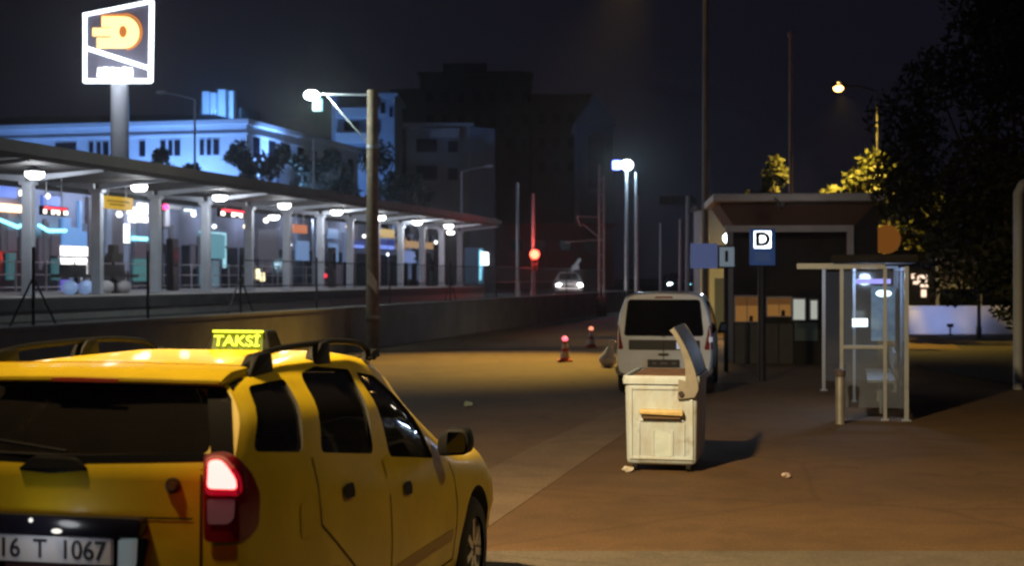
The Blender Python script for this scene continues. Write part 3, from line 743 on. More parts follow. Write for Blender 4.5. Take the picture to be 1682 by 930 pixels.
b = MB(); q = wp(616, 467, Yw); b.prism([(-.12, .55), (-.12, .05), (.14, -.35), (.14, .1)], lambda x, z: (x, -.215, q.z + z * .8), lambda x, z: (x, -.17, q.z + z * .8)); b.build("reflector", mat("pale_board", (.75, .72, .6), .5), t)
for z in (.9, 5.6):
    b = MB(); b.cyl((0, 0, z), (0, 0, z + .09), .205 if z < 3 else .175, n=16); b.build("band", STEEL, t)
light('POINT', "pole_light", (ph.x, Yw - .5, ph.z - .45), 330, (.80, 1.0, .98), t, .15)

# sodium lamps that light the road: one over the road beyond, one just outside the picture by the photographer
def sodium_lamp(label, loc, h, arm, power, target, spot, col=SODIUM, blend=.8, rot=0, size=.25):
    t = thing("street_lamp", label, "street lamp", loc, rot, "sodium lamps by the road")
    b = MB(); b.cyl((0, 0, 0), (0, 0, h), .10, .06, 12); b.build("pole", STEEL, t, smooth=True)
    b = MB(); b.tube([(0, 0, h), (arm * .4, 0, h + .25), (arm, 0, h + .4)], .04); b.build("arm", STEEL, t)
    b = MB(); b.sph((arm, 0, h + .42), .3, 16, 10, (1.4, .7, .4)); b.build("lamp_head", STEEL, t, smooth=True)
    b = MB(); b.sph((arm, 0, h + .30), .17, 12, 8, (1.4, .8, .4)); b.build("bulb", glow("sodium_bulb", (1, .6, .2), 30), t, smooth=True)
    pos = Matrix.Rotation(rot, 4, 'Z') @ Vector((arm, 0, h + .1)) + Vector(loc)
    light('SPOT', "sodium_light", pos, power, col, t, size, target, spot, blend)
    return t
pA = Vector((-5.3, 5.2, 0))
sodium_lamp("sodium street lamp beside the photographer lighting the bin", pA, 8.0, 1.6, 12500, (1.75, 12.2, 0), 78, (1.0, .70, .33), 1.0)
sodium_lamp("sodium street lamp on the verge to the right of the photographer", Vector((6.3, 8.6, 0)), 7.0, -1.5, 340, (-.6, 7.6, .8), 75, (1.0, .78, .25), 1.0)
pm = wp(1159, -80, 44)                         # the lamp carried by the tall mast, above the top of the photo
b = MB(); b.tube([(0, 0, pm.z - .2), (-.9, -.4, pm.z + .1), (-1.8, -.8, pm.z + .15)], .04); b.build("arm", STEEL, MAST)
b = MB(); b.sph((-1.9, -.85, pm.z + .17), .3, 16, 10, (1.4, .8, .4)); b.build("lamp_head", STEEL, MAST, smooth=True)
b = MB(); b.sph((-1.9, -.85, pm.z + .05), .17, 12, 8, (1.4, .8, .4)); b.build("bulb", glow("sodium_bulb", (1, .6, .2), 30), MAST, smooth=True)
light('SPOT', "sodium_light", (pm.x - 1.9, 44 - .85, pm.z - .15), 21000, (1.0, .62, .10), MAST, .25, gp(810, 596), 46, 1.0)

# ------------------------------------------------------------------ cars
def pchip(xk, yk, x):
    xk = np.asarray(xk, float); yk = np.asarray(yk, float); h = np.diff(xk); d = np.diff(yk) / h
    m = np.zeros_like(yk)
    for i in range(1, len(xk) - 1):
        if d[i - 1] * d[i] > 0:
            w1 = 2 * h[i] + h[i - 1]; w2 = h[i] + 2 * h[i - 1]
            m[i] = (w1 + w2) / (w1 / d[i - 1] + w2 / d[i])
    m[0], m[-1] = d[0], d[-1]
    i = np.clip(np.searchsorted(xk, x) - 1, 0, len(h) - 1); t = (x - xk[i]) / h[i]
    return ((1 + 2 * t) * (1 - t) ** 2 * yk[i] + t * (1 - t) ** 2 * h[i] * m[i] + t * t * (3 - 2 * t) * yk[i + 1] + t * t * (t - 1) * h[i] * m[i + 1])
def car_shell(st, lean, nu=80, nv=44, bulge=.05, crown=.03, tumble=.02):
    """st rows: y, zb, w, zbelt, wbelt, ztop, wtop. Returns (verts, faces) of a closed body."""
    st = np.array(st, float); yk = st[:, 0]
    L0, L = yk[0], yk[-1]
    tt = np.linspace(0, 1, nu); ys = L0 + (L - L0) * (tt - .06 * np.sin(2 * np.pi * tt))
    P = [pchip(yk, st[:, i], ys) for i in range(1, 7)]
    secs = []
    for j in range(nu):
        zb, w, zl, wl, zt, wt = [p[j] for p in P]
        hgt = zt - zl
        pr = [(0, zb), (w * .84, zb), (w * .95, zb + .05), (w * .985, zb + .22), (w, zb + (zl - zb) * .52), (w * .992, zl - .16 * (zl - zb)), (wl, zl),
              (wl + (wt - wl) * .48 + tumble * min(1, hgt / .3), zl + hgt * .5), (wt + .015, zt - hgt * .22), (wt - .05, zt - hgt * .05), (wt * .6, zt + crown * .7), (0, zt + crown)]
        pr = np.array(pr); s = np.concatenate([[0], np.cumsum(np.hypot(np.diff(pr[:, 0]), np.diff(pr[:, 1])) + 1e-4)])
        q = np.linspace(0, s[-1], nv)
        secs.append(np.stack([pchip(s, pr[:, 0], q), pchip(s, pr[:, 1], q)], 1))
    V, Fc = [], []
    def deform(x, y, z):
        k = max(0., 1 - y / 1.0)
        return (x, y + lean(z) * k + bulge * (x / .85) ** 2 * max(0, 1 - y / .6) , z)
    ring = []
    for j in range(nu):
        row = []
        for i in range(nv): row.append(len(V)); V.append(deform(secs[j][i][0], ys[j], secs[j][i][1]))
        for i in range(nv - 2, 0, -1): row.append(len(V)); V.append(deform(-secs[j][i][0], ys[j], secs[j][i][1]))
        ring.append(row)
    n = len(ring[0])
    for j in range(nu - 1):
        for i in range(n): Fc.append((ring[j][i], ring[j][(i + 1) % n], ring[j + 1][(i + 1) % n], ring[j + 1][i]))
    M = 14
    for j, rev in ((0, False), (nu - 1, True)):
        rows = []
        for i in range(nv):
            if i in (0, nv - 1): rows.append([ring[j][i]] * (M + 1)); continue
            li = ring[j][n - i]; ri = ring[j][i]; x = secs[j][i][0]; z = secs[j][i][1]
            r = [li]
            for k in range(1, M):
                r.append(len(V)); V.append(deform(-x + 2 * x * k / M, ys[j], z))
            r.append(ri); rows.append(r)
        for a, b_ in zip(rows[:-1], rows[1:]):
            for k in range(M):
                f = [a[k], a[k + 1], b_[k + 1], b_[k]]; f = list(dict.fromkeys(f))
                if len(f) > 2: Fc.append(tuple(f if not rev else reversed(f)))
    return V, Fc
def outward(bm):
    bmesh.ops.recalc_face_normals(bm, faces=bm.faces)
    if bm.calc_volume(signed=True) < 0: bmesh.ops.reverse_faces(bm, faces=bm.faces)
def shell_obj(name, V, Fc, m, parent, arches=(), ar=.40, liner=None):
    me = bpy.data.meshes.new(name); me.from_pydata(V, [], Fc); me.materials.append(m)
    bm = bmesh.new(); bm.from_mesh(me); outward(bm); bm.to_mesh(me)
    bvh = BVHTree.FromBMesh(bm); bm.free()
    o = bpy.data.objects.new(name, me); COL.objects.link(o)
    if arches:
        me.materials.append(liner)
        cb = MB()
        for (y, z) in arches:
            for s in (-1, 1): cb.cyl((s * .62, y, z), (s * 1.3, y, z), ar, n=40)
        co = cb.build("cutter", m)
        md = o.modifiers.new("cut", 'BOOLEAN'); md.operation = 'DIFFERENCE'; md.object = co; md.solver = 'EXACT'
        nm = bpy.data.meshes.new_from_object(o.evaluated_get(bpy.context.evaluated_depsgraph_get()))
        o.modifiers.clear(); o.data = nm; bpy.data.objects.remove(co)
        for p in nm.polygons:
            c = p.center
            for (y, z) in arches:
                if math.hypot(c.y - y, c.z - z) < ar - .004 or (math.hypot(c.y - y, c.z - z) < ar + .002 and abs(p.normal.x) < .3 and abs(c.x) > .6): p.material_index = 1
    o.data.name = name
    o.data.polygons.foreach_set("use_smooth", [True] * len(o.data.polygons))
    o.data.set_sharp_from_angle(angle=R(38))
    o.parent = parent
    return o, bvh
def mesh_obj(V, Fc):
    me = bpy.data.meshes.new("cut"); me.from_pydata(V, [], Fc)
    bm = bmesh.new(); bm.from_mesh(me); outward(bm); bm.to_mesh(me); bm.free()
    o = bpy.data.objects.new("cut", me); COL.objects.link(o); return o
def carve(o, cutters):
    pa = o.parent; o.parent = None
    for co in cutters:
        md = o.modifiers.new("cut", 'BOOLEAN'); md.operation = 'DIFFERENCE'; md.object = co; md.solver = 'EXACT'
        nm = bpy.data.meshes.new_from_object(o.evaluated_get(bpy.context.evaluated_depsgraph_get()))
        o.modifiers.clear()
        bm = bmesh.new(); bm.from_mesh(nm)
        bmesh.ops.remove_doubles(bm, verts=bm.verts, dist=1e-5); bmesh.ops.dissolve_degenerate(bm, edges=bm.edges, dist=1e-5)
        bm.to_mesh(nm); bm.free()
        o.data = nm; nm.name = o.name
    for co in cutters: bpy.data.objects.remove(co)
    o.parent = pa
def hollow(o, bvh, st_in, lean, bulge, windows, inside, seal, arches=(), ar=.385):
    """hollow the cabin and open its windows: (polygon, axis, from, to) prisms"""
    V, Fc = car_shell(st_in, lean, 40, 30, bulge=bulge, crown=.0)
    cut = [mesh_obj(V, Fc)]
    for (y, z) in arches:
        for q in (-1, 1): b = MB(); b.cyl((q * .66, y, z), (q * 1.3, y, z), ar, n=40); cut.append(b.build("cut", seal))
    for poly, ax, a0, a1 in windows:
        poly = rounded(poly, .045); b = MB()
        if ax == 'x': b.prism(poly, lambda y, z: (a0, y, z), lambda y, z: (a1, y, z))
        else: b.prism(poly, lambda x, z: (x, a0, z), lambda x, z: (x, a1, z))
        cut.append(b.build("cut", seal))
    carve(o, cut)
    me = o.data
    while len(me.materials): me.materials.pop()
    me.materials.append(YELLOW); me.materials.append(inside)
    for p in me.polygons: p.material_index = 0; k = len(me.materials) - 1
    for p in me.polygons:
        if p.material_index: continue
        h, n_, i_, d_ = bvh.find_nearest(p.center)
        if d_ > .006 or abs(n_.dot(p.normal)) < .55 and d_ > .002: p.material_index = k
    me.polygons.foreach_set("use_smooth", [True] * len(me.polygons)); me.set_sharp_from_angle(angle=R(38))
def rounded(poly, r, n=5):
    out = []
    for i, p in enumerate(poly):
        p = Vector(p); a = Vector(poly[i - 1]); c = Vector(poly[(i + 1) % len(poly)])
        ra = min(r, (a - p).length * .45); rc = min(r, (c - p).length * .45)
        s = p + (a - p).normalized() * ra; e = p + (c - p).normalized() * rc
        for k in range(n + 1):
            t = k / n; out.append((s * (1 - t) ** 2 + p * 2 * t * (1 - t) + e * t * t)[:])
    return out
def patch(name, bvh, poly, d, m, parent, off=.004, res=.05, rad=0.03, thick=0.0, along=False):
    """a panel cut to poly (axes: horizontal across d, vertical z) and laid on the body's surface"""
    d = Vector(d).normalized(); e1 = d.cross(Vector((0, 0, 1))).normalized()
    if rad: poly = rounded(poly, rad)
    bm = bmesh.new(); f = bm.faces.new([bm.verts.new((a, b_, 0)) for a, b_ in poly])
    xs = [p[0] for p in poly]; zs = [p[1] for p in poly]
    for lo, hi, ax in ((min(xs), max(xs), 0), (min(zs), max(zs), 1)):
        c = lo + res * .5
        while c < hi:
            co = Vector((c, 0, 0)) if ax == 0 else Vector((0, c, 0)); no = Vector((1, 0, 0)) if ax == 0 else Vector((0, 1, 0))
            bmesh.ops.bisect_plane(bm, geom=bm.verts[:] + bm.edges[:] + bm.faces[:], plane_co=co, plane_no=no); c += res
    for v in bm.verts:
        o = e1 * v.co.x + Vector((0, 0, 1)) * v.co.y - d * 6
        h, nrm, _, _ = bvh.ray_cast(o, d)
        if h is None: v.co = o + d * 6
        elif along: v.co = h - d * off
        else: v.co = h + nrm * off * (1 if nrm.dot(d) < 0 else -1)
    bmesh.ops.triangulate(bm, faces=bm.faces)
    if thick: bmesh.ops.solidify(bm, geom=bm.faces[:], thickness=thick)
    bmesh.ops.recalc_face_normals(bm, faces=bm.faces)
    me = bpy.data.meshes.new(name); bm.to_mesh(me); bm.free(); me.materials.append(m)
    # face outward
    if me.polygons and sum(p.normal.dot(d) * p.area for p in me.polygons) > 0: me.flip_normals()
    me.polygons.foreach_set("use_smooth", [True] * len(me.polygons))
    me.set_sharp_from_angle(angle=R(40))
    o = bpy.data.objects.new(name, me); COL.objects.link(o); o.parent = parent
    return o
def wheel(parent, x, y, z, r, side, w=.21):
    t = MB(); s = side
    t.lathe([(r * .62, -w / 2), (r * .86, -w / 2), (r * .97, -w * .36), (r, -w * .2), (r, w * .2), (r * .97, w * .36), (r * .86, w / 2), (r * .62, w / 2)], (x, y, z), 'x', 36)
    wo_ = t.build("wheel", RUBBER, parent, smooth=True)
    b = MB(); b.lathe([(.01, .0), (r * .16, .0), (r * .2, -.03), (r * .55, -.035), (r * .6, .0), (r * .64, .0), (r * .64, -.06), (.01, -.07)], (0, 0, 0), 'x', 30)
    for k in range(7):
        a = 2 * math.pi * k / 7
        b.box((0, 0, 0), (.03, r * .13, r * .5), 0, Matrix.Translation((-.008, 0, 0)) @ Matrix.Rotation(a, 4, 'X') @ Matrix.Translation((0, 0, r * .36)))
    M = Matrix.Translation((x + s * (w / 2 - .02), y, z)) @ (Matrix.Identity(4) if s > 0 else Matrix.Scale(-1, 4, (1, 0, 0)))
    bmesh.ops.transform(b.bm, matrix=M, verts=b.bm.verts)
    b.build("rim", RIM, wo_, smooth=True)
    return wo_
SIDE = (-1, 0, 0); REAR = (0, 1, 0)     # looking directions; side patches use (y, z), rear patches use (x, z)

def car_glass(name, tint, diff):
    m = bpy.data.materials.new(name); m.use_nodes = True; nt = m.node_tree; nt.nodes.clear()
    o = nt.nodes.new("ShaderNodeOutputMaterial"); mx = nt.nodes.new("ShaderNodeMixShader"); tr = nt.nodes.new("ShaderNodeBsdfTransparent")
    gl = nt.nodes.new("ShaderNodeBsdfGlossy"); gl.inputs["Roughness"].default_value = .04; fr = nt.nodes.new("ShaderNodeFresnel"); fr.inputs[0].default_value = 1.42
    tr.inputs[0].default_value = (*tint, 1); df = nt.nodes.new("ShaderNodeBsdfDiffuse"); df.inputs[0].default_value = (.05, .045, .04, 1)
    m2 = nt.nodes.new("ShaderNodeMixShader"); m2.inputs[0].default_value = diff
    nt.links.new(tr.outputs[0], m2.inputs[1]); nt.links.new(df.outputs[0], m2.inputs[2])
    nt.links.new(fr.outputs[0], mx.inputs[0]); nt.links.new(m2.outputs[0], mx.inputs[1]); nt.links.new(gl.outputs[0], mx.inputs[2]); nt.links.new(mx.outputs[0], o.inputs[0])
    return m
CARGLASS = car_glass("tinted_car_glass", (.86, .86, .88), .16)
INSIDE = mat("cabin_trim", (.022, .021, .021), .85)
SEATM = mat("seat_cloth", (.10, .085, .075), .9, bump=.2, bscale=60)
# --- the taxi
PHI = R(12.6)
T0 = Vector((-1.8525, 6.0, 0))
taxi = thing("taxi_car", "yellow estate taxi with a glowing roof sign in the near left corner", "taxi")
taxi.rotation_euler = (0, 0, -PHI)
taxi.location = T0 - Matrix.Rotation(-PHI, 3, 'Z') @ Vector((0, .06, 0))
tst = [(0, .50, .785, 1.30, .762, 1.615, .668), (.06, .40, .803, 1.30, .780, 1.621, .682), (.14, .33, .818, 1.295, .795, 1.632, .69), (.4, .28, .858, 1.27, .832, 1.648, .695), (.9, .26, .898, 1.21, .862, 1.666, .695),
       (1.7, .26, .91, 1.09, .868, 1.668, .682), (2.1, .26, .908, 1.04, .865, 1.636, .668), (2.4, .26, .908, 1.01, .865, 1.55, .66), (2.75, .26, .91, .98, .87, 1.32, .69),
       (3.05, .26, .915, .95, .875, 1.10, .76), (3.3, .26, .915, .93, .875, 1.03, .78), (3.8, .27, .905, .87, .86, .985, .76), (4.08, .30, .87, .78, .82, .89, .70), (4.24, .36, .80, .66, .76, .76, .62), (4.31, .46, .70, .58, .68, .63, .55)]
tin = [(.07, .62, .70, 1.28, .70, 1.56, .60), (.3, .60, .76, 1.26, .76, 1.60, .62), (.9, .60, .82, 1.20, .80, 1.625, .635), (1.7, .55, .84, 1.08, .81, 1.627, .62), (2.1, .55, .84, 1.03, .81, 1.595, .61), (2.4, .60, .84, 1.0, .80, 1.485, .60), (2.75, .65, .83, .96, .79, 1.24, .61), (2.95, .7, .80, .92, .77, 1.06, .62)]
def tlean(z): return .26 * max(0, (z - 1.28)) / .34 + .05 * max(0, (.6 - z))
V, Fc = car_shell(tst, tlean, 100, 56, crown=.0)
body, tb = shell_obj("body", V, Fc, YELLOW, taxi)
Minv = taxi.matrix_basis.inverted()
def hit(px, py):                                   # where the line of sight through a photo pixel meets the taxi's body
    o = Minv @ Vector((0, 0, H)); d = (Minv.to_3x3() @ Vector(((px - CX) / F, 1, -(py - HY) / F))).normalized()
    h, n_, _, _ = tb.ray_cast(o, d)
    return h if h is not None else hit(px - 2, py + 2)
# dark under-tray and sills
sill = MB(); sill.b2(-.80, .80, .5, 3.9, .20, .27); sill.build("undertray", BLACKPL, taxi)
# rear glass, with its black surround
def gz(px, py): h = hit(px, py); return (h.x, h.z)
ga, gb_ = gz(372, 758), gz(366, 634)
GL = [(-ga[0], ga[1] - .012), (0, ga[1] - .025), (ga[0], ga[1]), (gb_[0], gb_[1] + .02), (-gb_[0], gb_[1] + .02)]
FRIT = mat("frit_black", (.006, .006, .007), .12, spec=.10)
GO = [(x * 1.045, z) for x, z in GL]
GI = [(x * .90, 1.44 + (z - 1.44) * .80) for x, z in GL]
for a, c in ((0, 1), (1, 2), (2, 3), (3, 4), (4, 0)):
    patch("rear_window_surround", tb, [GO[a], GO[c], GI[c], GI[a]], REAR, FRIT, taxi, .003, .05, 0)
rg = patch("rear_window", tb, [(x * 1.012, 1.44 + (z - 1.44) * 1.02) for x, z in GI], REAR, CARGLASS, taxi, -.012, .05, .02)
b = MB(); b.prism(rounded([(-.15, -.025), (.0, -.036), (.17, -.018), (.11, .03), (-.08, .034)], .025), lambda x, z: (x - .01, -.012, 1.285 + z), lambda x, z: (x - .01, .07, 1.285 + z)); b.build("wiper_cover", BLACKPL, taxi, bevel=.01, smooth=True)
b = MB(); b.cyl((.06, .0, 1.34), (-.5, .045, 1.40), .008, n=6); b.build("wiper", BLACKPL, taxi)
# spoiler
b = MB(); b.prism(rounded([(.17, 1.598), (.16, 1.618), (.28, 1.655), (.50, 1.664), (.50, 1.61)], .012, 3), lambda y, z: (-.635, y, z), lambda y, z: (.635, y, z))
bmesh.ops.bisect_plane(b.bm, geom=b.bm.verts[:] + b.bm.edges[:] + b.bm.faces[:], plane_co=(0, 0, 0), plane_no=(1, 0, 0))
for v in b.bm.verts:
    k = abs(v.co.x) / .635; v.co.z += .012 * (1 - k * k); v.co.y += .05 * k * k
b.build("spoiler", YELLOW, taxi, bevel=.012, smooth=True)
b = MB(); b.box((0.05, .165, 1.620), (.30, .012, .014)); b.build("high_brake_light", mat("red_strip", (.35, .05, .03), .3), taxi)
# side windows: quarter, rear door, front door (both sides)
def side_pair(name, poly, m, off, rad=.05, parent=None, res=.06):
    r = patch(name, tb, poly, SIDE, m, parent or taxi, off, res, rad)
    l = patch(name, tb, [(-a, z) for a, z in reversed(poly)], (1, 0, 0), m, parent or taxi, off, res, rad)
    return r, l
def sg(poly): return [(y, z) for y, z in poly]
# looking along -X the horizontal axis e1 = d x z = +Y
def hp2(l):
    o = []
    for p in l:
        h = hit(*p); o.append((h.y, h.z))
    return o
qpoly = hp2([(415, 744), (498, 745), (468, 621), (403, 633)])
rpoly = hp2([(527, 746), (614, 748), (574, 606), (514, 600), (492, 612)])
fpoly = hp2([(640, 752), (713, 755), (692, 708), (649, 650), (612, 615), (582, 609)])
cuts = [(GI, 'y', -.6, .62)]
for pl_, nm in ((qpoly, "quarter_window"), (rpoly, "rear_door_window"), (fpoly, "front_door_window")):
    cy = sum(p[0] for p in pl_) / len(pl_); cz = sum(p[1] for p in pl_) / len(pl_)
    q_ = [(cy + (y - cy) * .985, cz + (z - cz) * .975) for y, z in pl_]
    cuts += [(q_, 'x', .50, 1.3), (q_, 'x', -1.3, -.50)]
    side_pair(nm, q_, CARGLASS, -.013, .045)
WS = [(-.64, 1.085), (.64, 1.085), (.56, 1.52), (-.56, 1.52)]
cuts.append((WS, 'y', 2.05, 3.6))
hollow(body, tb, tin, tlean, .03, cuts, INSIDE, RUBBER, [(.83, .36), (3.47, .36)])
# cabin: seats, headrests, dashboard
def seat(x, y, w, z0=.62, h=.60, tilt=.18, name="car_seat"):
    b = MB(); b.box((x, y + .22, z0 + .08), (w, .48, .16)); b.prism([(0, 0), (.12, 0), (.12 - tilt, h), (.03 - tilt, h)], lambda a, z: (x - w / 2, y + a, z0 + z), lambda a, z: (x + w / 2, y + a, z0 + z)); o = b.build(name, SEATM, taxi, bevel=.03, smooth=True)
    for k in ((0,) if w < .7 else (-.42, .0, .42)):
        b = MB(); b.box((x + k, y + .06 - tilt, z0 + h + .12), (.25, .08, .17)); b.cyl((x + k, y + .06 - tilt, z0 + h - .05), (x + k, y + .06 - tilt, z0 + h + .1), .02, n=6); b.build("headrest", SEATM, o, bevel=.025)
seat(-.38, 1.75, .50); seat(.38, 1.75, .50); seat(0, .85, 1.28, .62, .56)
b = MB(); b.b2(-.76, .76, 2.5, 2.85, .66, .93); b.cyl((-.38, 2.40, .95), (-.38, 2.43, .955), .18, n=24); b.build("dashboard", INSIDE, taxi, bevel=.03)
ws = patch("windscreen", tb, WS, (0, -1, 0), CARGLASS, taxi, -.013, .08, .03)
SEAM = mat("seam", (.02, .014, .005), .8)
def seam(pts, w=.011):
    for (a, c) in zip(pts[:-1], pts[1:]):
        a, c = Vector(a), Vector(c); d = (c - a).normalized(); n = Vector((-d.y, d.x)) * w / 2
        side_pair("door_seam", [tuple(a - n), tuple(c - n), tuple(c + n), tuple(a + n)][::1], SEAM, .0025, 0, res=.12)
bp0 = hp2([(627, 756)])[0]; cp0 = hp2([(512, 752)])[0]
seam([(bp0[0], bp0[1]), (bp0[0] + .02, .75), (bp0[0] + .02, .36)]); seam([(cp0[0], cp0[1]), (cp0[0] + .03, .95), (1.25, .62), (1.30, .40)]); seam([(2.92, .96), (2.98, .70), (2.96, .38)]); seam([(1.30, .38), (2.96, .38)])
for y, z in hp2([(571, 806), (668, 802)]):
    side_pair("door_handle", [(y - .07, z - .032), (y + .07, z - .04), (y + .07, z + .028), (y - .07, z + .034)], BLACKPL, .012, .03)
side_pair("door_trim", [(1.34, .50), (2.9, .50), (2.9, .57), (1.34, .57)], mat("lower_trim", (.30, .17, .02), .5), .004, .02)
patch("fuel_flap", tb, [(.52, .92), (.70, .92), (.70, 1.08), (.52, 1.08)], SIDE, YELLOW, taxi, .004, .06, .04)
# tail lamps
for s in (1, -1):
    d = Vector((-.42 * s, .9, 0)).normalized(); e1 = d.cross(Vector((0, 0, 1)))
    def lam2(l):
        o = []
        for p in l:
            h = hit(*p); o.append((Vector((h.x * s, h.y, 0)).dot(e1), h.z))
        return o if s > 0 else o[::-1]
    LR = mat("lamp_red", (.16, .006, .012), .18, coat=.5)
    hb = patch("tail_lamp", tb, lam2([(335, 891), (408, 886), (425, 866), (428, 812), (415, 778), (392, 752), (372, 741), (334, 745)]), d, LR, taxi, .012, .04, .03, 0, True)
    patch("brake_lens", tb, lam2([(340, 802), (389, 803), (387, 786), (372, 764), (361, 754), (342, 756)]), d, glow("brake_hot", (1.0, .10, .09), 9 if s > 0 else 6), hb, .024, .04, .02, 0, True)
    patch("brake_rim", tb, lam2([(336, 814), (399, 812), (396, 782), (376, 756), (364, 747), (337, 749)]), d, glow("brake_rim", (1.0, .0, .03), .30), hb, .0145, .04, .03, 0, True)
    patch("reverse_lens", tb, lam2([(341, 861), (374, 861), (384, 852), (386, 820), (340, 820)]), d, mat("clear_lens", (.22, .13, .16), .12, coat=.6, emit=(.7, .3, .42), estr=.03), hb, .016, .04, .012, 0, True)
lp = taxi.matrix_basis @ Vector((.70, -.16, 1.25))
light('POINT', "brake_light", lp, .3, (1, .03, .03), taxi, .05)
# tailgate furniture
def rear_panel(name, poly, m, off, rad=.02, parent=None, thick=0): return patch(name, tb, poly, REAR, m, parent or taxi, off, .05, rad, thick)
b = MB(); b.prism(rounded([(-.42, 1.005), (.405, 1.005), (.415, 1.088), (-.43, 1.088)], .03), lambda x, z: (x, -.05, z), lambda x, z: (x, .06, z)); b.build("tailgate_garnish", mat("garnish", (.012, .012, .022), .25, coat=.5), taxi, bevel=.012, smooth=True)
b = MB(); b.sph((-.07, -.052, 1.065), .009, 8, 6); b.sph((.045, -.052, 1.025), .012, 8, 6, (2, 1, .8)); b.build("plate_lamp", glow("plate_lamp", (1, .95, .85), 1.2), taxi)
rear_panel("plate_recess", [(-.36, .78), (.37, .78), (.42, 1.0), (-.42, 1.0)], BLACKPL, .004)
b = MB(); b.box((0, -.035, .947), (.565, .02, .108)); plo = b.build("number_plate", mat("plate_white", (.66, .67, .72), .4), taxi, bevel=.004)
b = MB(); b.box((-.262, -.0465, .947), (.038, .004, .104)); b.build("country_band", mat("plate_blue", (.02, .06, .35), .4), plo)
text("plate_lettering", "16  T  1067", mat("plate_ink", (.015, .015, .02), .5), plo, .108, Matrix.Translation((.018, -.0455, .947)) @ UPX, .0015, sx=.94)
b = MB(); b.box((.04, -.034, .876), (.46, .018, .026)); b.build("plate_holder", mat("plate_holder", (.05, .02, .025), .5), taxi)
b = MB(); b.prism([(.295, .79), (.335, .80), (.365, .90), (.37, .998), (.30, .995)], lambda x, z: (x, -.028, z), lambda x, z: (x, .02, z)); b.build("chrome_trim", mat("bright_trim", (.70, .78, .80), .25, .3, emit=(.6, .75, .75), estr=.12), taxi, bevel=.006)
LB = hit(285, 798); b = MB(); b.cyl((LB[0], LB[1] - .012, LB[2]), (LB[0], LB[1] + .05, LB[2]), .033, n=24); b.build("lock_badge", mat("lock_badge", (.10, .055, .02), .4, .5), taxi, bevel=.004, smooth=True)
b = MB(); b.cyl((LB[0], LB[1] - .018, LB[2]), (LB[0], LB[1] - .0125, LB[2]), .018, n=20); b.build("lock_barrel", mat("lock_barrel", (.22, .13, .06), .35, .5), taxi)
rear_panel("tailgate_crease", [(-.60, 1.075), (.60, 1.078), (.60, 1.086), (-.60, 1.083)], SEAM, .0022, 0)
for s in (1, -1):
    rear_panel("tailgate_gap", [(s * .625, .66), (s * .634, .66), (s * .640, 1.28), (s * .631, 1.28)][::s], SEAM, .0022, 0)
b = MB(); b.prism(rounded([(-.80, .40), (.80, .40), (.83, .50), (.825, .72), (-.825, .72), (-.83, .50)], .04), lambda x, z: (x, -.07 + .16 * (x / .82) ** 4, z), lambda x, z: (x, .5, z)); b.build("rear_bumper", YELLOW, taxi, bevel=.03, smooth=True)
b = MB(); b.box((0, -.055, .48), (1.3, .05, .16)); b.build("bumper_insert", BLACKPL, taxi, bevel=.02)
light('POINT', "plate_light", taxi.matrix_basis @ Vector((0, -.22, 1.03)), .55, (.92, .95, 1), taxi, .05)
# roof rails
for s in (1, -1):
    b = MB(); X = .625 * s
    pts = [(X, .50, 1.660), (X, .66, 1.708), (X, 1.0, 1.724), (X, 1.5, 1.726), (X, 2.0, 1.698), (X * .99, 2.28, 1.606)]
    fine = []
    for i in range(25):
        yy = .50 + (2.28 - .50) * i / 24; fine.append((X, yy, float(pchip([p[1] for p in pts], [p[2] for p in pts], np.array([yy]))[0])))
    b.tube(fine, .015, 8); rail = b.build("roof_rail", BLACKPL, taxi, smooth=True)
    for y0, y1, zt in ((.50, .72, 1.718), (1.30, 1.47, 1.735), (2.10, 2.27, 1.656)):
        f = MB(); f.prism(rounded([(y0 - .03, 1.61), (y1 + .03, 1.61), (y1, zt), (y0 + .07, zt - .005), (y0 + .01, zt - .05)], .02, 3), lambda y, z: (X - .032, y, z), lambda y, z: (X + .032, y, z)); f.build("rail_foot", BLACKPL, rail, bevel=.01, smooth=True)
# roof sign
b = MB(); b.prism([(-.19, 1.646), (.19, 1.646), (.155, 1.764), (-.155, 1.764)], lambda x, z: (x, 1.86 + (z - 1.646) * .25, z), lambda x, z: (x, 2.06 - (z - 1.646) * .25, z)); sg_ = b.build("roof_sign", BLACKPL, taxi, bevel=.012)
FACE = glow("taxi_face", (.42, .50, .01), .35); INK = glow("taxi_letters", (.90, 1.0, .04), 2.2)
b = MB(); b.prism([(-.145, 1.662), (.145, 1.662), (.138, 1.756), (-.138, 1.756)], lambda x, z: (x, 1.853 + (z - 1.646) * .25, z), lambda x, z: (x, 1.875, z)); b.build("sign_face", FACE, sg_)
b = MB(); b.box((0, 1.873, 1.760), (.28, .022, .012)); b.build("sign_edge", INK, sg_)
Mt = Matrix.Translation((0, 1.866, 1.708)) @ Matrix.Rotation(-.245, 4, 'X') @ UPX
text("sign_lettering", "TAKSİ", INK, sg_, .082, Matrix.Translation((0, -.010, -.001)) @ Mt, .003, sx=1.15)
light('POINT', "roof_sign_light", taxi.matrix_basis @ Vector((0, 1.70, 1.764)), .8, (.9, 1, .1), taxi, .05)
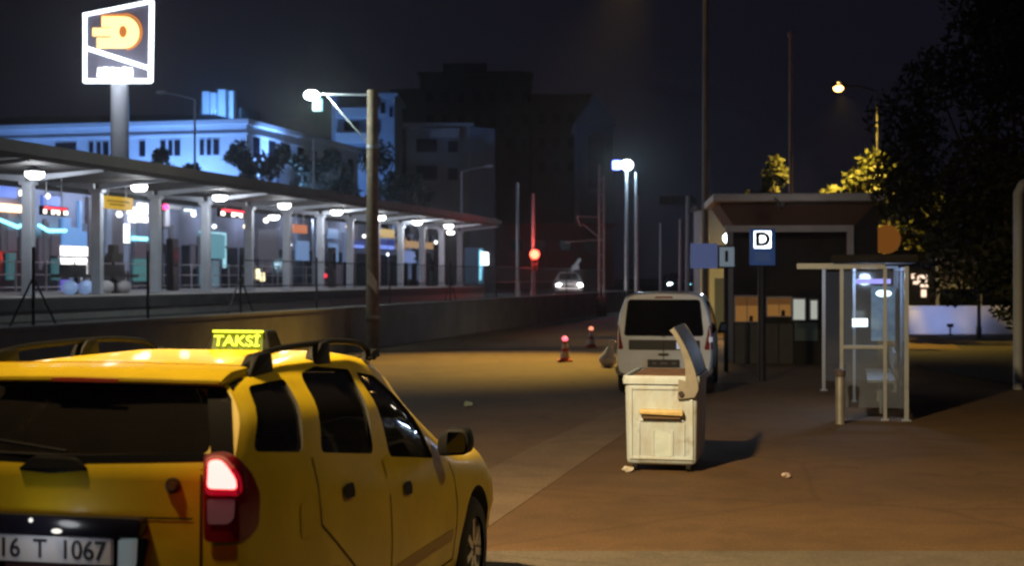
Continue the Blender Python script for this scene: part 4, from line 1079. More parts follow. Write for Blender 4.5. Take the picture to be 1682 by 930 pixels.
# mirrors
for s in (1, -1):
    b = MB(); b.prism(rounded([(.875, 1.02), (1.055, 1.035), (1.07, 1.10), (1.05, 1.185), (.93, 1.185), (.875, 1.13)], .04), lambda x, z: (s * x, 2.66, z), lambda x, z: (s * x, 2.80, z)); mo = b.build("door_mirror", BLACKPL, taxi, bevel=.022, smooth=True)
    b = MB(); b.prism(rounded([(.935, 1.045), (1.04, 1.05), (1.05, 1.10), (1.035, 1.165), (.94, 1.165)], .02), lambda x, z: (s * x, 2.653, z), lambda x, z: (s * x, 2.664, z)); b.build("mirror_glass", mat("mirror", (.22, .22, .24), .06, 1.0), mo)
for y in (.83, 3.47):
    for s in (1, -1): wheel(taxi, s * .80, y, .34, .34, s)
for s in (1, -1):
    patch("headlight", tb, [(s * .45, .74), (s * .78, .76), (s * .80, .90), (s * .50, .88)][::s], (0, -1, 0), mat("headlamp_glass", (.5, .5, .5), .1), taxi, .006, .06, .03)

# --- the white van
vp = gp(1090, 651)
van = thing("delivery_van", "pale grey white van parked beyond the refuse container", "van", (vp.x, vp.y, 0), -R(9.5))
vst = [(0, .38, .80, 1.0, .795, 1.725, .66), (.06, .34, .82, 1.0, .815, 1.745, .69), (.3, .3, .835, 1.0, .825, 1.755, .705), (1.2, .28, .84, 1.0, .83, 1.765, .71), (2.3, .28, .84, 1.0, .83, 1.74, .70), (2.65, .28, .84, 1.0, .83, 1.62, .70),
       (3.1, .28, .84, .99, .83, 1.22, .72), (3.35, .28, .84, .93, .82, 1.05, .74), (3.8, .3, .81, .82, .79, .92, .68), (4.0, .36, .76, .70, .74, .80, .6), (4.08, .46, .68, .6, .66, .66, .52)]
V, Fc = car_shell(vst, lambda z: .10 * max(0, z - 1.0), 70, 48, bulge=.03)
vb_, vbv = shell_obj("body", V, Fc, VANW, van, [(.80, .33), (3.25, .33)], .36, BLACKPL)
patch("rear_window", vbv, [(-.685, 1.03), (.685, 1.03), (.62, 1.66), (-.62, 1.66)], REAR, GLASS_D, van, .005, .06, .06)
patch("rear_garnish", vbv, [(-.60, .79), (.62, .79), (.62, .96), (-.60, .96)], REAR, mat("van_garnish", (.05, .055, .06), .3), van, .006, .06, .02)
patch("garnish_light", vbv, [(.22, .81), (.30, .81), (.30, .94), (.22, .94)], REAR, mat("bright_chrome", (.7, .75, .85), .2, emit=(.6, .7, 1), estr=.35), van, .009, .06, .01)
patch("garnish_lip", vbv, [(-.62, .965), (.50, .965), (.46, .995), (-.58, 1.0)], REAR, VANW, van, .016, .06, .01)
b = MB(); b.box((.0, -.03, .565), (.55, .02, .13)); vpl = b.build("number_plate", mat("van_plate", (.03, .03, .035), .5), van, bevel=.004)
b = MB()
for x0, x1 in ((-.19, -.12), (-.06, .07), (.14, .22)): b.b2(x0, x1, -.044, -.04, .545, .585)
b.build("plate_mark", mat("plate_mark", (.13, .13, .14), .6), vpl)
b = MB(); b.prism(rounded([(-.80, .36), (.80, .36), (.84, .42), (.84, .50), (-.84, .50), (-.84, .42)], .03), lambda x, z: (x, -.05 + .10 * (x / .84) ** 4, z), lambda x, z: (x, .4, z)); b.build("rear_bumper", mat("van_bumper", (.10, .10, .105), .6), van, bevel=.02, smooth=True)
for s in (1, -1):
    d = Vector((-.4 * s, .9, 0)).normalized(); e1 = d.cross(Vector((0, 0, 1)))
    a0 = Vector((s * .70, .0, 0)).dot(e1); a1 = Vector((s * .83, .16, 0)).dot(e1)
    tl = patch("tail_lamp", vbv, [(a0, .80), (a1, .80), (a1, 1.18), (a0 + (a1 - a0) * .45, 1.22)][::(1 if a1 > a0 else -1)], d, mat("van_tail", (.22, .03, .035), .2), van, .008, .05, .03)
    if s > 0: patch("clear_lens", vbv, [(a0 + (a1 - a0) * .4, .93), (a1 - (a1 - a0) * .1, .93), (a1 - (a1 - a0) * .1, 1.02), (a0 + (a1 - a0) * .4, 1.02)], d, mat("clear_white", (.6, .6, .6), .2, emit=(.8, .85, .95), estr=.25), tl, .012, .05, .01)
for poly, nm in (([(.30, 1.05), (1.05, 1.05), (1.02, 1.62), (.36, 1.62)], "load_window"), ([(1.15, 1.05), (1.98, 1.05), (1.95, 1.62), (1.18, 1.62)], "middle_window"), ([(2.08, 1.05), (2.98, 1.04), (2.62, 1.50), (2.45, 1.60), (2.06, 1.62)], "front_window")):
    patch(nm, vbv, poly, SIDE, GLASS_D, van, .005, .08, .05)
    patch(nm, vbv, [(-a, z) for a, z in reversed(poly)], (1, 0, 0), GLASS_D, van, .005, .08, .05)
for s in (1, -1):
    b = MB(); b.prism(rounded([(.84, .98), (1.03, 1.0), (1.05, 1.18), (.90, 1.20)], .03), lambda x, z: (s * x, 2.72, z), lambda x, z: (s * x, 2.86, z)); mo = b.build("door_mirror", BLACKPL, van, bevel=.02, smooth=True)
    b = MB(); b.prism([(.90, 1.03), (1.01, 1.04), (1.02, 1.15), (.91, 1.16)], lambda x, z: (s * x, 2.712, z), lambda x, z: (s * x, 2.722, z)); b.build("mirror_glass", mat("mirror", (.22, .22, .24), .06, 1.0), mo)
    for y in (.80, 3.25): wheel(van, s * .74, y, .31, .31, s, .19)
b = MB(); b.box((0, .05, 1.70), (.3, .02, .025)); b.build("high_brake_light", mat("red_strip", (.35, .05, .03), .3), van)
b = MB(); b.cyl((0, -.02, 1.06), (-.42, .02, 1.22), .009, n=6); b.cyl((0, -.03, 1.05), (0, .06, 1.05), .03, n=12); b.build("wiper", BLACKPL, van)
b = MB(); b.prism(rounded([(-.09, .70), (.09, .70), (.09, .735), (-.09, .735)], .012, 3), lambda x, z: (x, -.03, z), lambda x, z: (x, .05, z)); b.build("door_handle", mat("van_garnish", (.05, .055, .06), .3), van)
for x in (-.012,): b = MB(); b.b2(-.006, .006, -.012, .06, .52, 1.0); b.build("door_gap", SEAM, van)

# --- far cars
cst = [(0, .4, .78, .85, .76, 1.0, .66), (.35, .26, .86, .88, .83, 1.05, .70), (.9, .24, .88, .9, .84, 1.33, .60), (1.4, .24, .88, .9, .84, 1.44, .58), (2.3, .24, .88, .9, .84, 1.42, .58), (3.0, .24, .88, .88, .84, 1.05, .68), (3.8, .26, .86, .80, .82, .90, .66), (4.2, .42, .72, .6, .7, .66, .56)]
def far_car(label, loc, rz, paint, lights, colr, red=None):
    t = thing("parked_car", label, "car", loc, rz, "cars on the street beyond the wall")
    V, Fc = car_shell(cst, lambda z: 0.0, 34, 24)
    o, bv = shell_obj("body", V, Fc, paint, t)
    patch("windscreen", bv, [(-.60, .98), (.60, .98), (.52, 1.36), (-.52, 1.36)], (0, -1, 0), GLASS_D, t, .01, .15, .05)
    patch("rear_window", bv, [(-.60, .98), (.60, .98), (.52, 1.36), (-.52, 1.36)], REAR, GLASS_D, t, .01, .15, .05)
    sw = [(.95, .95), (2.75, .92), (2.3, 1.34), (1.2, 1.36)]
    patch("side_window", bv, sw, SIDE, GLASS_D, t, .01, .15, .05); patch("side_window", bv, [(-a, z) for a, z in reversed(sw)], (1, 0, 0), GLASS_D, t, .01, .15, .05)
    for s in (1, -1):
        b = MB(); b.sph((s * .62, 4.12, .64), .15, 12, 8, (1.2, .6, .8)); b.build("headlight", glow(lights[0 if s > 0 else 1], colr[0 if s > 0 else 1], lights[2]), t, smooth=True)
        b = MB(); b.sph((s * .66, .05, .78), .12, 10, 8, (1.3, .6, .8)); b.build("tail_lamp", glow("far_red", (1, .1, .06), 3.0 if red else .3), t, smooth=True)
        for y in (.8, 3.4): wheel(t, s * .78, y, .31, .31, s)
    return t
PALECAR = mat("pale_car_paint", (.55, .5, .5), .3, coat=.5)
pcar = wp(935, 466, 88)
c1 = far_car("pale car with two white headlights on beyond the fence", (pcar.x, 92, .9), R(180), PALECAR, ("head_white", "head_white", 28), ((1, .96, .95), (1, .96, .95)))
for s in (-.62, .62): light('POINT', "headlight_glow", (pcar.x + s, 87.0, 1.5), 40, (1, .95, .95), c1, .15)
b = MB(); b.tube([(-.2, 2.6, 1.42), (-.35, 2.4, 1.75), (-.75, 2.2, 2.25)], .10); b.box((-.45, 2.3, 1.72), (.3, .4, .3), .4); b.build("roof_load", PALECAR, c1)
pcar = wp(1121, 470, 98)
far_car("dark car with one teal and one white headlight above the van roof", (pcar.x, 104, .9), R(180), mat("dark_car_paint", (.03, .03, .05), .3, coat=.5), ("head_teal", "head_cool", 14), ((.7, .9, 1), (.2, .85, 1)))
pcar = wp(1170, 467, 98); far_car("dark car with red tail lamps left of the kiosk", (pcar.x + .66, 104, .9), R(0), mat("dark_car_paint", (.03, .03, .05), .3), ("head_off", "head_off", .1), ((1, 1, 1), (1, 1, 1)), True)

# ------------------------------------------------------------------ refuse container
bp_ = gp(1086, 776)
bn = thing("refuse_container", "stained pale wheeled refuse container with its lid tipped half open", "bin", (bp_.x, bp_.y, 0), -R(11.5))
BINM = mat("bin_metal", (.60, .60, .57), .55, var=0)
nt = BINM.node_tree; bs = nt.nodes["Principled BSDF"]
tc = nt.nodes.new("ShaderNodeTexCoord"); mp = nt.nodes.new("ShaderNodeMapping"); mp.inputs["Scale"].default_value = (3.2, 3.2, 1.1)
n1 = nt.nodes.new("ShaderNodeTexNoise"); n1.inputs["Scale"].default_value = 2.2; n1.inputs["Detail"].default_value = 8; n1.inputs["Roughness"].default_value = .7
n2 = nt.nodes.new("ShaderNodeTexNoise"); n2.inputs["Scale"].default_value = 5.0; n2.inputs["Detail"].default_value = 6
nt.links.new(tc.outputs["Object"], mp.inputs[0]); nt.links.new(mp.outputs[0], n1.inputs["Vector"]); nt.links.new(tc.outputs["Object"], n2.inputs["Vector"])
r1 = nt.nodes.new("ShaderNodeValToRGB"); r1.color_ramp.elements[0].position = .30; r1.color_ramp.elements[0].color = (.47, .49, .49, 1); r1.color_ramp.elements[1].position = .56; r1.color_ramp.elements[1].color = (.56, .68, .82, 1)
r2 = nt.nodes.new("ShaderNodeValToRGB"); r2.color_ramp.elements[0].position = .30; r2.color_ramp.elements[0].color = (.56, .44, .34, 1); r2.color_ramp.elements[1].position = .42; r2.color_ramp.elements[1].color = (1, 1, 1, 1)
nt.links.new(n1.outputs["Fac"], r1.inputs[0]); nt.links.new(n2.outputs["Fac"], r2.inputs[0])
mx = nt.nodes.new("ShaderNodeMix"); mx.data_type = 'RGBA'; mx.blend_type = 'MULTIPLY'; mx.inputs[0].default_value = .8
nt.links.new(r1.outputs[0], mx.inputs[6]); nt.links.new(r2.outputs[0], mx.inputs[7]); nt.links.new(mx.outputs[2], bs.inputs["Base Color"])
BW, BD, BZ0, BZ1 = .385, 1.30, .07, 1.0            # half width at the rim, depth, floor and rim heights
def bin_quad(z):                                  # tapered hull
    k = (z - BZ0) / (BZ1 - BZ0); return BW * (.955 + .045 * k), .03 * (1 - k)
b = MB(); N = 9
rings = []
def rr(hw, y0, y1, z, r=.05, n=4):
    pts = []
    for cx_, cy_, a0 in ((hw - r, y0 + r, -90), (hw - r, y1 - r, 0), (-hw + r, y1 - r, 90), (-hw + r, y0 + r, 180)):
        for i in range(n + 1):
            a = R(a0 + 90 * i / n); pts.append((cx_ + r * math.cos(a), cy_ + r * math.sin(a), z))
    return pts
def loft(b, lst, capb=True, capt=False):
    rs = [[b.bm.verts.new(p) for p in l] for l in lst]; n = len(rs[0])
    for a, c in zip(rs[:-1], rs[1:]):
        for i in range(n): b.bm.faces.new((a[i], a[(i + 1) % n], c[(i + 1) % n], c[i]))
    if capb: b.bm.faces.new(list(reversed(rs[0])))
    if capt: b.bm.faces.new(rs[-1])
hw0, hw1 = BW * .955, BW
loft(b, [rr(hw0 - .05, .05, BD - .05, BZ0 - .0, .04), rr(hw0 - .01, .015, BD - .015, BZ0 + .02, .05), rr(hw0, 0, BD, BZ0 + .06, .05), rr(hw1, -.02, BD + .02, BZ1, .05),
         rr(hw1 - .03, .01, BD - .01, BZ1, .045), rr(hw0 - .03, .04, BD - .03, BZ0 + .1, .04)], True, True)
hull = b.build("hull", BINM, bn, smooth=True)
b = MB()
loft(b, [rr(hw1 + .018, -.042, BD + .042, BZ1 - .075, .05), rr(hw1 + .022, -.046, BD + .046, BZ1 - .02, .05), rr(hw1 + .012, -.036, BD + .036, BZ1 + .012, .05), rr(hw1 - .02, .0, BD, BZ1 + .012, .045)], False, False)
b.build("rim", BINM, bn, smooth=True)
# pressed frame, ribs and lower pockets on the near end
def fy(z): return -.02 * (z - BZ0 - .06) / (BZ1 - BZ0 - .06)
b = MB()
def slab(x0, x1, z0, z1, t=.016): b.prism([(x0, z0), (x1, z0), (x1, z1), (x0, z1)], lambda x, z: (x, fy(z) - t, z), lambda x, z: (x, fy(z) - .001, z))
slab(-.335, -.300, .13, .90); slab(.300, .335, .13, .90); slab(-.30, .30, .13, .165); slab(-.30, .30, .865, .90); slab(-.225, .24, .53, .56)
slab(-.10, -.07, .165, .44); slab(.10, .13, .165, .44, .014); slab(-.245, -.22, .165, .52, .014); slab(.225, .25, .165, .52, .014)
b.build("pressed_frame", BINM, bn, bevel=.007)
b = MB(); b.prism([(-.075, .168), (.105, .168), (.105, .40), (-.075, .45)], lambda x, z: (x, fy(z) - .006, z), lambda x, z: (x, fy(z) - .001, z)); b.build("pocket_panel", mat("pale_blue_panel_metal", (.56, .70, .80), .5, var=.15, vscale=6), bn)
b = MB(); b.prism(rounded([(-.225, .615), (.235, .60), (.235, .655), (-.215, .665)], .015, 3), lambda x, z: (x, -.105, z), lambda x, z: (x, -.01, z)); b.build("lift_handle", mat("handle_yellow", (.66, .52, .26), .5, var=.2, vscale=8), bn, bevel=.01, smooth=True)
b = MB(); b.b2(-.195, .205, -.07, -.012, .565, .598); b.build("handle_shade", mat("handle_shadow", (.12, .08, .05), .8), bn)  # dark strip put in for the shade under the handle
# castors
for x, y in ((-.28, .10), (.28, .10), (-.28, 1.18), (.28, 1.18)):
    b = MB(); b.cyl((x - .025, y, .075), (x + .025, y, .075), .075, n=18); b.build("castor", RUBBER, bn, smooth=True)
b = MB(); b.box((0, .65, .99), (.60, 1.15, .05)); b.build("rubbish", mat("rubbish_brown", (.22, .12, .07), .9, var=.4, vscale=7, bump=.8, bscale=9), bn)
# lid: curved, hinged on the right long side, tipped up and leaning over the opening
lid = bpy.data.objects.new("lid", None)
hx_, hz_ = .375, .93
def lidpt(s, t_):                                  # s along the lid from its hinge, t_ thickness
    a = R(112 + 16 * (s / .75) ** 1.3); return a
pts = [(hx_, hz_)]; a_ = 99.0
for i in range(12):
    a_ += 2.2; pts.append((pts[-1][0] + .054 * math.cos(R(a_)), pts[-1][1] + .054 * math.sin(R(a_))))
outer = pts; inner = [(x - .045 * (1 - i / 13), z - .012) for i, (x, z) in enumerate(pts)]
b = MB(); b.prism([(x + .014, z) for x, z in outer] + list(reversed(outer)), lambda x, z: (x, .02, z), lambda x, z: (x, BD - .02, z)); lo = b.build("lid", mat("lid_blue_grey", (.11, .13, .19), .5, var=.2, vscale=4), bn, smooth=True)
for y in (-.06, BD + .03):
    b = MB(); chk = [(x + .016, z) for x, z in outer] + [(pts[-1][0] - .03, pts[-1][1] - .03)] + [(x - .03 - .09 * (1 - i / 12) ** 2, z - .02) for i, (x, z) in reversed(list(enumerate(pts)))][1:-1] + [(hx_ - .19, hz_ + .05), (hx_ - .20, hz_ - .16), (hx_ - .02, hz_ - .14), (hx_ + .02, hz_ - .06)]
    b.prism(chk, lambda x, z: (x, y, z), lambda x, z: (x, y + .03, z)); b.build("lid_cheek", mat("cheek_metal", (.27, .265, .25), .6, var=.2, vscale=6), lo, bevel=.006)
b = MB(); b.cyl((hx_ - .16, -.085, hz_ - .10), (hx_ - .16, -.03, hz_ - .10), .028, n=14); b.build("hinge_pin", mat("pin_dark", (.04, .03, .03), .5), lo)

# ------------------------------------------------------------------ cones, bag, litter
cn_ = None
CONEO = mat("cone_orange", (.62, .09, .03), .5, var=.1); CONEW = mat("cone_white", (.85, .82, .76), .35)
def cone(label, px, py, hh, top, strength):
    g = gp(px, py)
    t = thing("traffic_cone", label, "traffic cone", g, 0, "traffic cones on the road")
    b = MB(); b.box((0, 0, .02), (.34, .34, .04)); b.cyl((0, 0, .04), (0, 0, hh), .125, .045, 20); b.build("cone_body", CONEO, t, smooth=True)
    for z0, z1 in ((.10, .24), (.32, .43)):
        def rad(z): return .127 - (.08) * (z - .04) / (hh - .04) + .002
        b = MB(); b.cyl((0, 0, z0), (0, 0, z1), rad(z0), rad(z1), 20); b.build("white_band", CONEW, t, smooth=True)
    b = MB(); b.sph((0, 0, hh + .05), .075, 14, 10, (1, 1, .85)); b.build("reflector_glow", glow("cone_glow%d" % px, top, strength), t, smooth=True)  # glowing ball put in for light thrown back by the reflective top
    return t
cone("traffic cone with its red reflected light put in as a glowing top, nearer the taxi", 928, 594, .50, (1, .12, .16), 3.0)
cone("traffic cone with its dim orange reflection put in as a glowing top, nearer the van and farther off", 971, 571, .50, (1, .35, .2), 1.3)
g = gp(998, 603)
b = MB(); b.sph((0, 0, .16), .2, 20, 14, (1, .8, .85)); b.cyl((.03, 0, .28), (.07, 0, .5), .14, .03, 14); b.cyl((.07, 0, .5), (.11, 0, .6), .025, .07, 10)
rg_ = random.Random(3)
for v in b.bm.verts:
    v.co += Vector((rg_.uniform(-1, 1), rg_.uniform(-1, 1), rg_.uniform(-1, 1))) * .012; v.co.z = max(v.co.z, 0)
bag = b.build("plastic_bag", mat("white_plastic", (.75, .78, .82), .4), smooth=True); bag.location = g
tag(bag, "tied white plastic bag standing on the road left of the van", "bag")
def litter(label, px, py, s, m, seed):
    rg_ = random.Random(seed); b = MB(); bmesh.ops.create_icosphere(b.bm, subdivisions=2, radius=s)
    for v in b.bm.verts: v.co *= rg_.uniform(.6, 1.2); v.co.z = v.co.z * .55 + s * .5
    for v in b.bm.verts: v.co.z = max(v.co.z, 0)
    o = b.build("crumpled_paper", m); o.location = gp(px, py); tag(o, label, "litter")
PAP = mat("paper", (.62, .60, .58), .8); PAPG = mat("green_paper", (.45, .58, .50), .7)
litter("crumpled pale green paper lying on the dark road", 768, 668, .075, PAPG, 1)
litter("crumpled paper lying on the pavement right of the container", 1291, 786, .055, mat("pink_paper", (.45, .36, .36), .8), 2)
litter("white scrap lying at the left castor of the container", 1031, 776, .06, PAP, 3)

# ------------------------------------------------------------------ bus stop shelter, bollard, sign
ALU = mat("aluminium", (.36, .41, .50), .35, .5, var=.1)
def glassm(name, col, a):
    m = bpy.data.materials.new(name); m.use_nodes = True; nt = m.node_tree; nt.nodes.clear()
    o = nt.nodes.new("ShaderNodeOutputMaterial"); mxs = nt.nodes.new("ShaderNodeMixShader"); tr = nt.nodes.new("ShaderNodeBsdfTransparent")
    gl = nt.nodes.new("ShaderNodeBsdfGlossy"); gl.inputs["Roughness"].default_value = .06; fr = nt.nodes.new("ShaderNodeFresnel"); fr.inputs[0].default_value = 1.5
    df = nt.nodes.new("ShaderNodeBsdfDiffuse"); df.inputs[0].default_value = (*col, 1); m2 = nt.nodes.new("ShaderNodeMixShader"); m2.inputs[0].default_value = a
    tr.inputs[0].default_value = (.84, .90, .93, 1)
    nt.links.new(tr.outputs[0], m2.inputs[1]); nt.links.new(df.outputs[0], m2.inputs[2])
    nt.links.new(fr.outputs[0], mxs.inputs[0]); nt.links.new(m2.outputs[0], mxs.inputs[1]); nt.links.new(gl.outputs[0], mxs.inputs[2]); nt.links.new(mxs.outputs[0], o.inputs[0])
    return m
GLS = glassm("shelter_glass_pane", (.30, .36, .55), .17)
SU = 21.5
sh = thing("bus_shelter", "glass bus stop shelter with thin metal posts and a flat dark roof", "bus shelter", uv(SU, 0), -TH)
zr = 2.2
for x, y, w in ((-.15, 0, .05), (.455, 0, .05), (.75, 0, .06), (.03, 3.1, .045), (-.50, 5.4, .06), (.75, 2.0, .05), (.75, 4.0, .05), (.75, 5.4, .06)):
    b = MB(); b.b2(x - w / 2, x + w / 2, y - w / 2, y + w / 2, 0, zr); b.box((x, y, .01), (w * 2.2, w * 2.2, .02)); b.build("post", ALU, sh)
b = MB(); b.b2(-.30, .92, -.12, 5.7, zr + .05, zr + .17); b.build("roof", mat("shelter_roof", (.02, .02, .022), .9, spec=.1), sh, bevel=.03)
b = MB(); b.b2(-.78, .455, -.03, .03, zr - .035, zr + .045); b.build("roof_beam", ALU, sh)
b = MB(); b.b2(-.78, .80, 5.37, 5.43, zr, zr + .045); b.build("roof_beam", ALU, sh)
b = MB(); b.b2(-.12, .43, -.008, .008, .18, zr - .06); b.build("end_pane", GLS, sh)
b = MB(); b.b2(.482, .718, -.008, .008, .18, zr - .06); b.build("end_pane", GLS, sh)
for y0, y1 in ((.04, 1.96), (2.04, 3.96), (4.04, 5.36)):
    b = MB(); b.b2(.742, .758, y0, y1, .18, zr - .06); b.build("back_pane", GLS, sh)
b = MB(); b.b2(-.46, .72, 5.392, 5.408, .18, zr - .06); b.build("end_pane", GLS, sh)
b = MB(); b.b2(-.13, .44, -.022, .022, 1.02, 1.07); b.build("end_rail", ALU, sh)
b = MB(); b.b2(.22, .62, .8, 3.6, .48, .52); b.b2(.6, .64, .8, 3.6, .62, .92); b.cyl((.42, 1.1, 0), (.42, 1.1, .48), .03); b.cyl((.42, 3.3, 0), (.42, 3.3, .48), .03); b.build("bench", STEEL, sh)
b = MB(); b.b2(.05, .55, .7, .78, 1.95, 2.02); b.build("light_tube", glow("violet_tube", (.42, .36, 1), 2.0), sh)
b = MB(); b.sph((.46, 1.2, 1.80), .075, 14, 10, (1.6, 1, .7)); b.build("spot_lamp", glow("shelter_spot", (.75, .95, 1), 5), sh, smooth=True)
b = MB(); b.b2(.0, .24, 2.6, 2.66, 1.25, 1.38); b.build("lit_notice", glow("notice_white", (.9, .97, 1), 4.5), sh)
b = MB(); b.b2(.30, .68, 3.2, 3.25, 1.0, 1.9); b.build("poster", mat("poster_blue", (.25, .36, .42), .6, var=.4, vscale=6), sh)
light('POINT', "shelter_light", uv(SU + 1.6, .25, 2.0), 62, (.62, .74, 1.0), sh, .12)
# bollard
g = gp(1380, 697); t = thing("bollard", "short steel bollard before the glass shelter", "bollard", g)
b = MB(); b.cyl((0, 0, 0), (0, 0, .66), .065, n=18); b.build("shaft", STEEL, t, smooth=True)
b = MB(); b.cyl((0, 0, .662), (0, 0, .74), .078, n=18); b.sph((0, 0, .74), .078, 16, 8, (1, 1, .4)); b.build("cap", mat("bollard_cap", (.10, .08, .09), .4), t, smooth=True)
# bus stop sign
g = gp(1252, 627); Ys = g.y; t = thing("bus_stop_sign", "blue sign with a white square D on a dark post", "sign", g)
k = Ys / F; zt = z_at(376, Ys); zb_ = z_at(436, Ys)
b = MB(); b.cyl((0, .06, 0), (0, .06, zt), .075, n=14); b.build("post", DKSTEEL, t, smooth=True)
w = 42 * k; h = zt - zb_
b = MB(); b.b2(-w / 2, w / 2, -.035, 0, zb_, zt); pnl = b.build("panel", mat("sign_blue", (.03, .09, .30), .4, emit=(.03, .10, .34), estr=.18), t, bevel=.01)
b = MB(); b.b2(-w * .33, w * .33, -.042, -.036, zb_ + h * .47, zt - h * .06); b.build("white_square", mat("sign_white", (.6, .65, .66), .5, emit=(.6, .68, .68), estr=.10), pnl, bevel=.002)
text("letter", "D", mat("sign_navy", (.01, .015, .04), .5), pnl, h * .50, Matrix.Translation((0, -.0445, zb_ + h * .70)) @ UPX, .002, sx=1.1, bold=.055)
b = MB(); b.b2(-w * .3, w * .3, -.04, -.036, zb_ + h * .10, zb_ + h * .36); b.build("picture", mat("sign_pic", (.06, .13, .32), .5, emit=(.08, .14, .35), estr=.18), pnl)

# ------------------------------------------------------------------ kiosk behind the sign
Yk = 34.5; kc = wp(1296, 455, Yk)
kq = thing("ticket_kiosk", "dark kiosk with a wide pale edged roof and small amber windows", "kiosk", (kc.x, Yk, 0), -TH * .35)
k = Yk / F
def kx(px): return (px - 1296) * k
def kz(py): return z_at(py, Yk)
DKK = mat("kiosk_dark", (.050, .048, .042), .8, var=.25, vscale=1.2)
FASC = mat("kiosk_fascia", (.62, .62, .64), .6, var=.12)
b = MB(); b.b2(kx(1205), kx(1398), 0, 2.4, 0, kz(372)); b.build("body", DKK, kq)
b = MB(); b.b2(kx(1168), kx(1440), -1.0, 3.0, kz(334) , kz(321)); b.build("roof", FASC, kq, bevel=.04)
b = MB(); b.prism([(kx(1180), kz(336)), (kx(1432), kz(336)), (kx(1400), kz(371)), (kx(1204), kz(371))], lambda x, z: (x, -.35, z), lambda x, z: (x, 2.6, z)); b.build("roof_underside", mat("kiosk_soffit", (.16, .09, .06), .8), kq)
b = MB(); b.b2(kx(1190), kx(1395), -.55, -.40, kz(382), kz(371.5)); b.b2(kx(1385), kx(1395), -.55, -.40, kz(420), kz(382.2)); b.build("awning_frame", FASC, kq)
b = MB(); b.b2(kx(1398.5), kx(1436), -.3, 1.5, 0, kz(338)); b.build("side_panel", DKK, kq)
pl_ = thing("roof_fill_lamp", "small lamp added to brighten the edge of the kiosk roof", "lamp", (kc.x - .5, Yk - 1.75, kz(345)))
b = MB(); b.cyl((0, 0, 0), (0, 0, .10), .09, n=14); b.sph((0, 0, 0), .06, 12, 8); b.cyl((0, 0, .05), (0, 1.1, .30), .02, n=8); b.build("lamp_body", DKSTEEL, pl_, smooth=True)
light('POINT', "roof_fill", (kc.x - .3, Yk - 3.4, kz(330)), 19, (1.0, .86, .74), pl_, .25)  # added fill that brightens the kiosk's roof edge
AMB = glow("amber_window", (.80, .36, .08), .26)
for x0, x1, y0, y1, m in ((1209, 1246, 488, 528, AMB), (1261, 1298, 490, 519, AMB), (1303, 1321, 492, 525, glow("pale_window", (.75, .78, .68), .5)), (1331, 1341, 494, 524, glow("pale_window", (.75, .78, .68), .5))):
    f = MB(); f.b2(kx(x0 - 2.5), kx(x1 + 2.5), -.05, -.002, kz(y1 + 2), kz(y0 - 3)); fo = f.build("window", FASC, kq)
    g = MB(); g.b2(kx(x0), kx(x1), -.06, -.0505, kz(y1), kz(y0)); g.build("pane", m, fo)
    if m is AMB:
        g = MB(); g.b2(kx(x0), kx(x1), -.066, -.0605, kz(y0 + (y1 - y0) * .36), kz(y0)); g.build("dim_top", mat("amber_dim_top", (.22, .12, .05), .8, emit=(.5, .22, .06), estr=.16), fo)  # darker upper part of the window glow, laid on as a strip
        g = MB(); g.b2(kx(x0 + 22), kx(x0 + 28), -.066, -.0605, kz(y1), kz(y1 - 9)); g.build("goods", DKK, fo)
        g = MB(); g.b2(kx((x0 + x1) / 2 - .6), kx((x0 + x1) / 2 + .6), -.072, -.0665, kz(y1), kz(y0)); g.build("mullion", FASC, fo)
b = MB(); b.b2(kx(1305), kx(1342), -.05, -.004, kz(560), kz(530)); b.build("teal_panel", mat("teal_paint", (.18, .28, .27), .5), kq)
for i in range(4):
    b = MB(); b.b2(kx(1208 + i * 24), kx(1230 + i * 24), -.03, -.003, kz(598), kz(532)); b.build("lower_panel", mat("grey_panel", (.15, .155, .14), .7, var=.15), kq)
# info boards left of it
Yi = 31.5; pc2 = wp(1193, 455, Yi); t = thing("info_board", "pale blue board with a framed notice on a thin post", "sign", (pc2.x, Yi, 0)); k = Yi / F
b = MB(); b.cyl((0, .05, 0), (0, .05, z_at(441, Yi)), .05, n=10); b.build("post", DKSTEEL, t)
b = MB(); b.b2((1134 - 1193) * k, (1178 - 1193) * k, -.06, 0, z_at(441, Yi), z_at(400, Yi)); b.build("blue_board", glow("periwinkle", (.20, .26, .58), .27), t, bevel=.01)
b = MB(); b.b2((1178.5 - 1193) * k, (1208 - 1193) * k, -.08, 0, z_at(441, Yi), z_at(403, Yi)); fr_ = b.build("notice_frame", DKSTEEL, t, bevel=.01)
b = MB(); b.b2((1181 - 1193) * k, (1205 - 1193) * k, -.09, -.081, z_at(438, Yi), z_at(406, Yi)); b.build("notice", glow("notice_grey", (.45, .56, .66), .27), fr_)
b = MB(); b.b2((1190 - 1193) * k, (1195 - 1193) * k, -.095, -.0905, z_at(430, Yi), z_at(412, Yi)); b.build("notice_mark", DKSTEEL, fr_)
Yg = 48.5; pg = wp(1196, 391, Yg); t = thing("globe_lamp", "white globe lamp shining above the framed notice", "lamp", (pg.x, Yg, 0))
b = MB(); b.cyl((0, 0, 0), (0, 0, pg.z - .15), .05, n=10); b.build("pole", DKSTEEL, t)
b = MB(); b.sph((0, 0, pg.z), .17, 18, 12); b.build("globe", glow("globe_white", (.80, .92, 1), 12), t, smooth=True)
light('POINT', "globe_light", (pg.x, Yg - .4, pg.z), 160, (.72, .84, 1), t, .18)
Yh = 56.0; a = wp(1150, 345, Yh); c = wp(1215, 345, Yh)
t = thing("white_hut", "small pale hut lit by the globe lamp behind the info board", "hut", ((a.x + c.x) / 2, Yh, 0))
b = MB(); b.b2(-.75, .75, 0, 2, 0, a.z); b.build("wall", WHITEW, t)
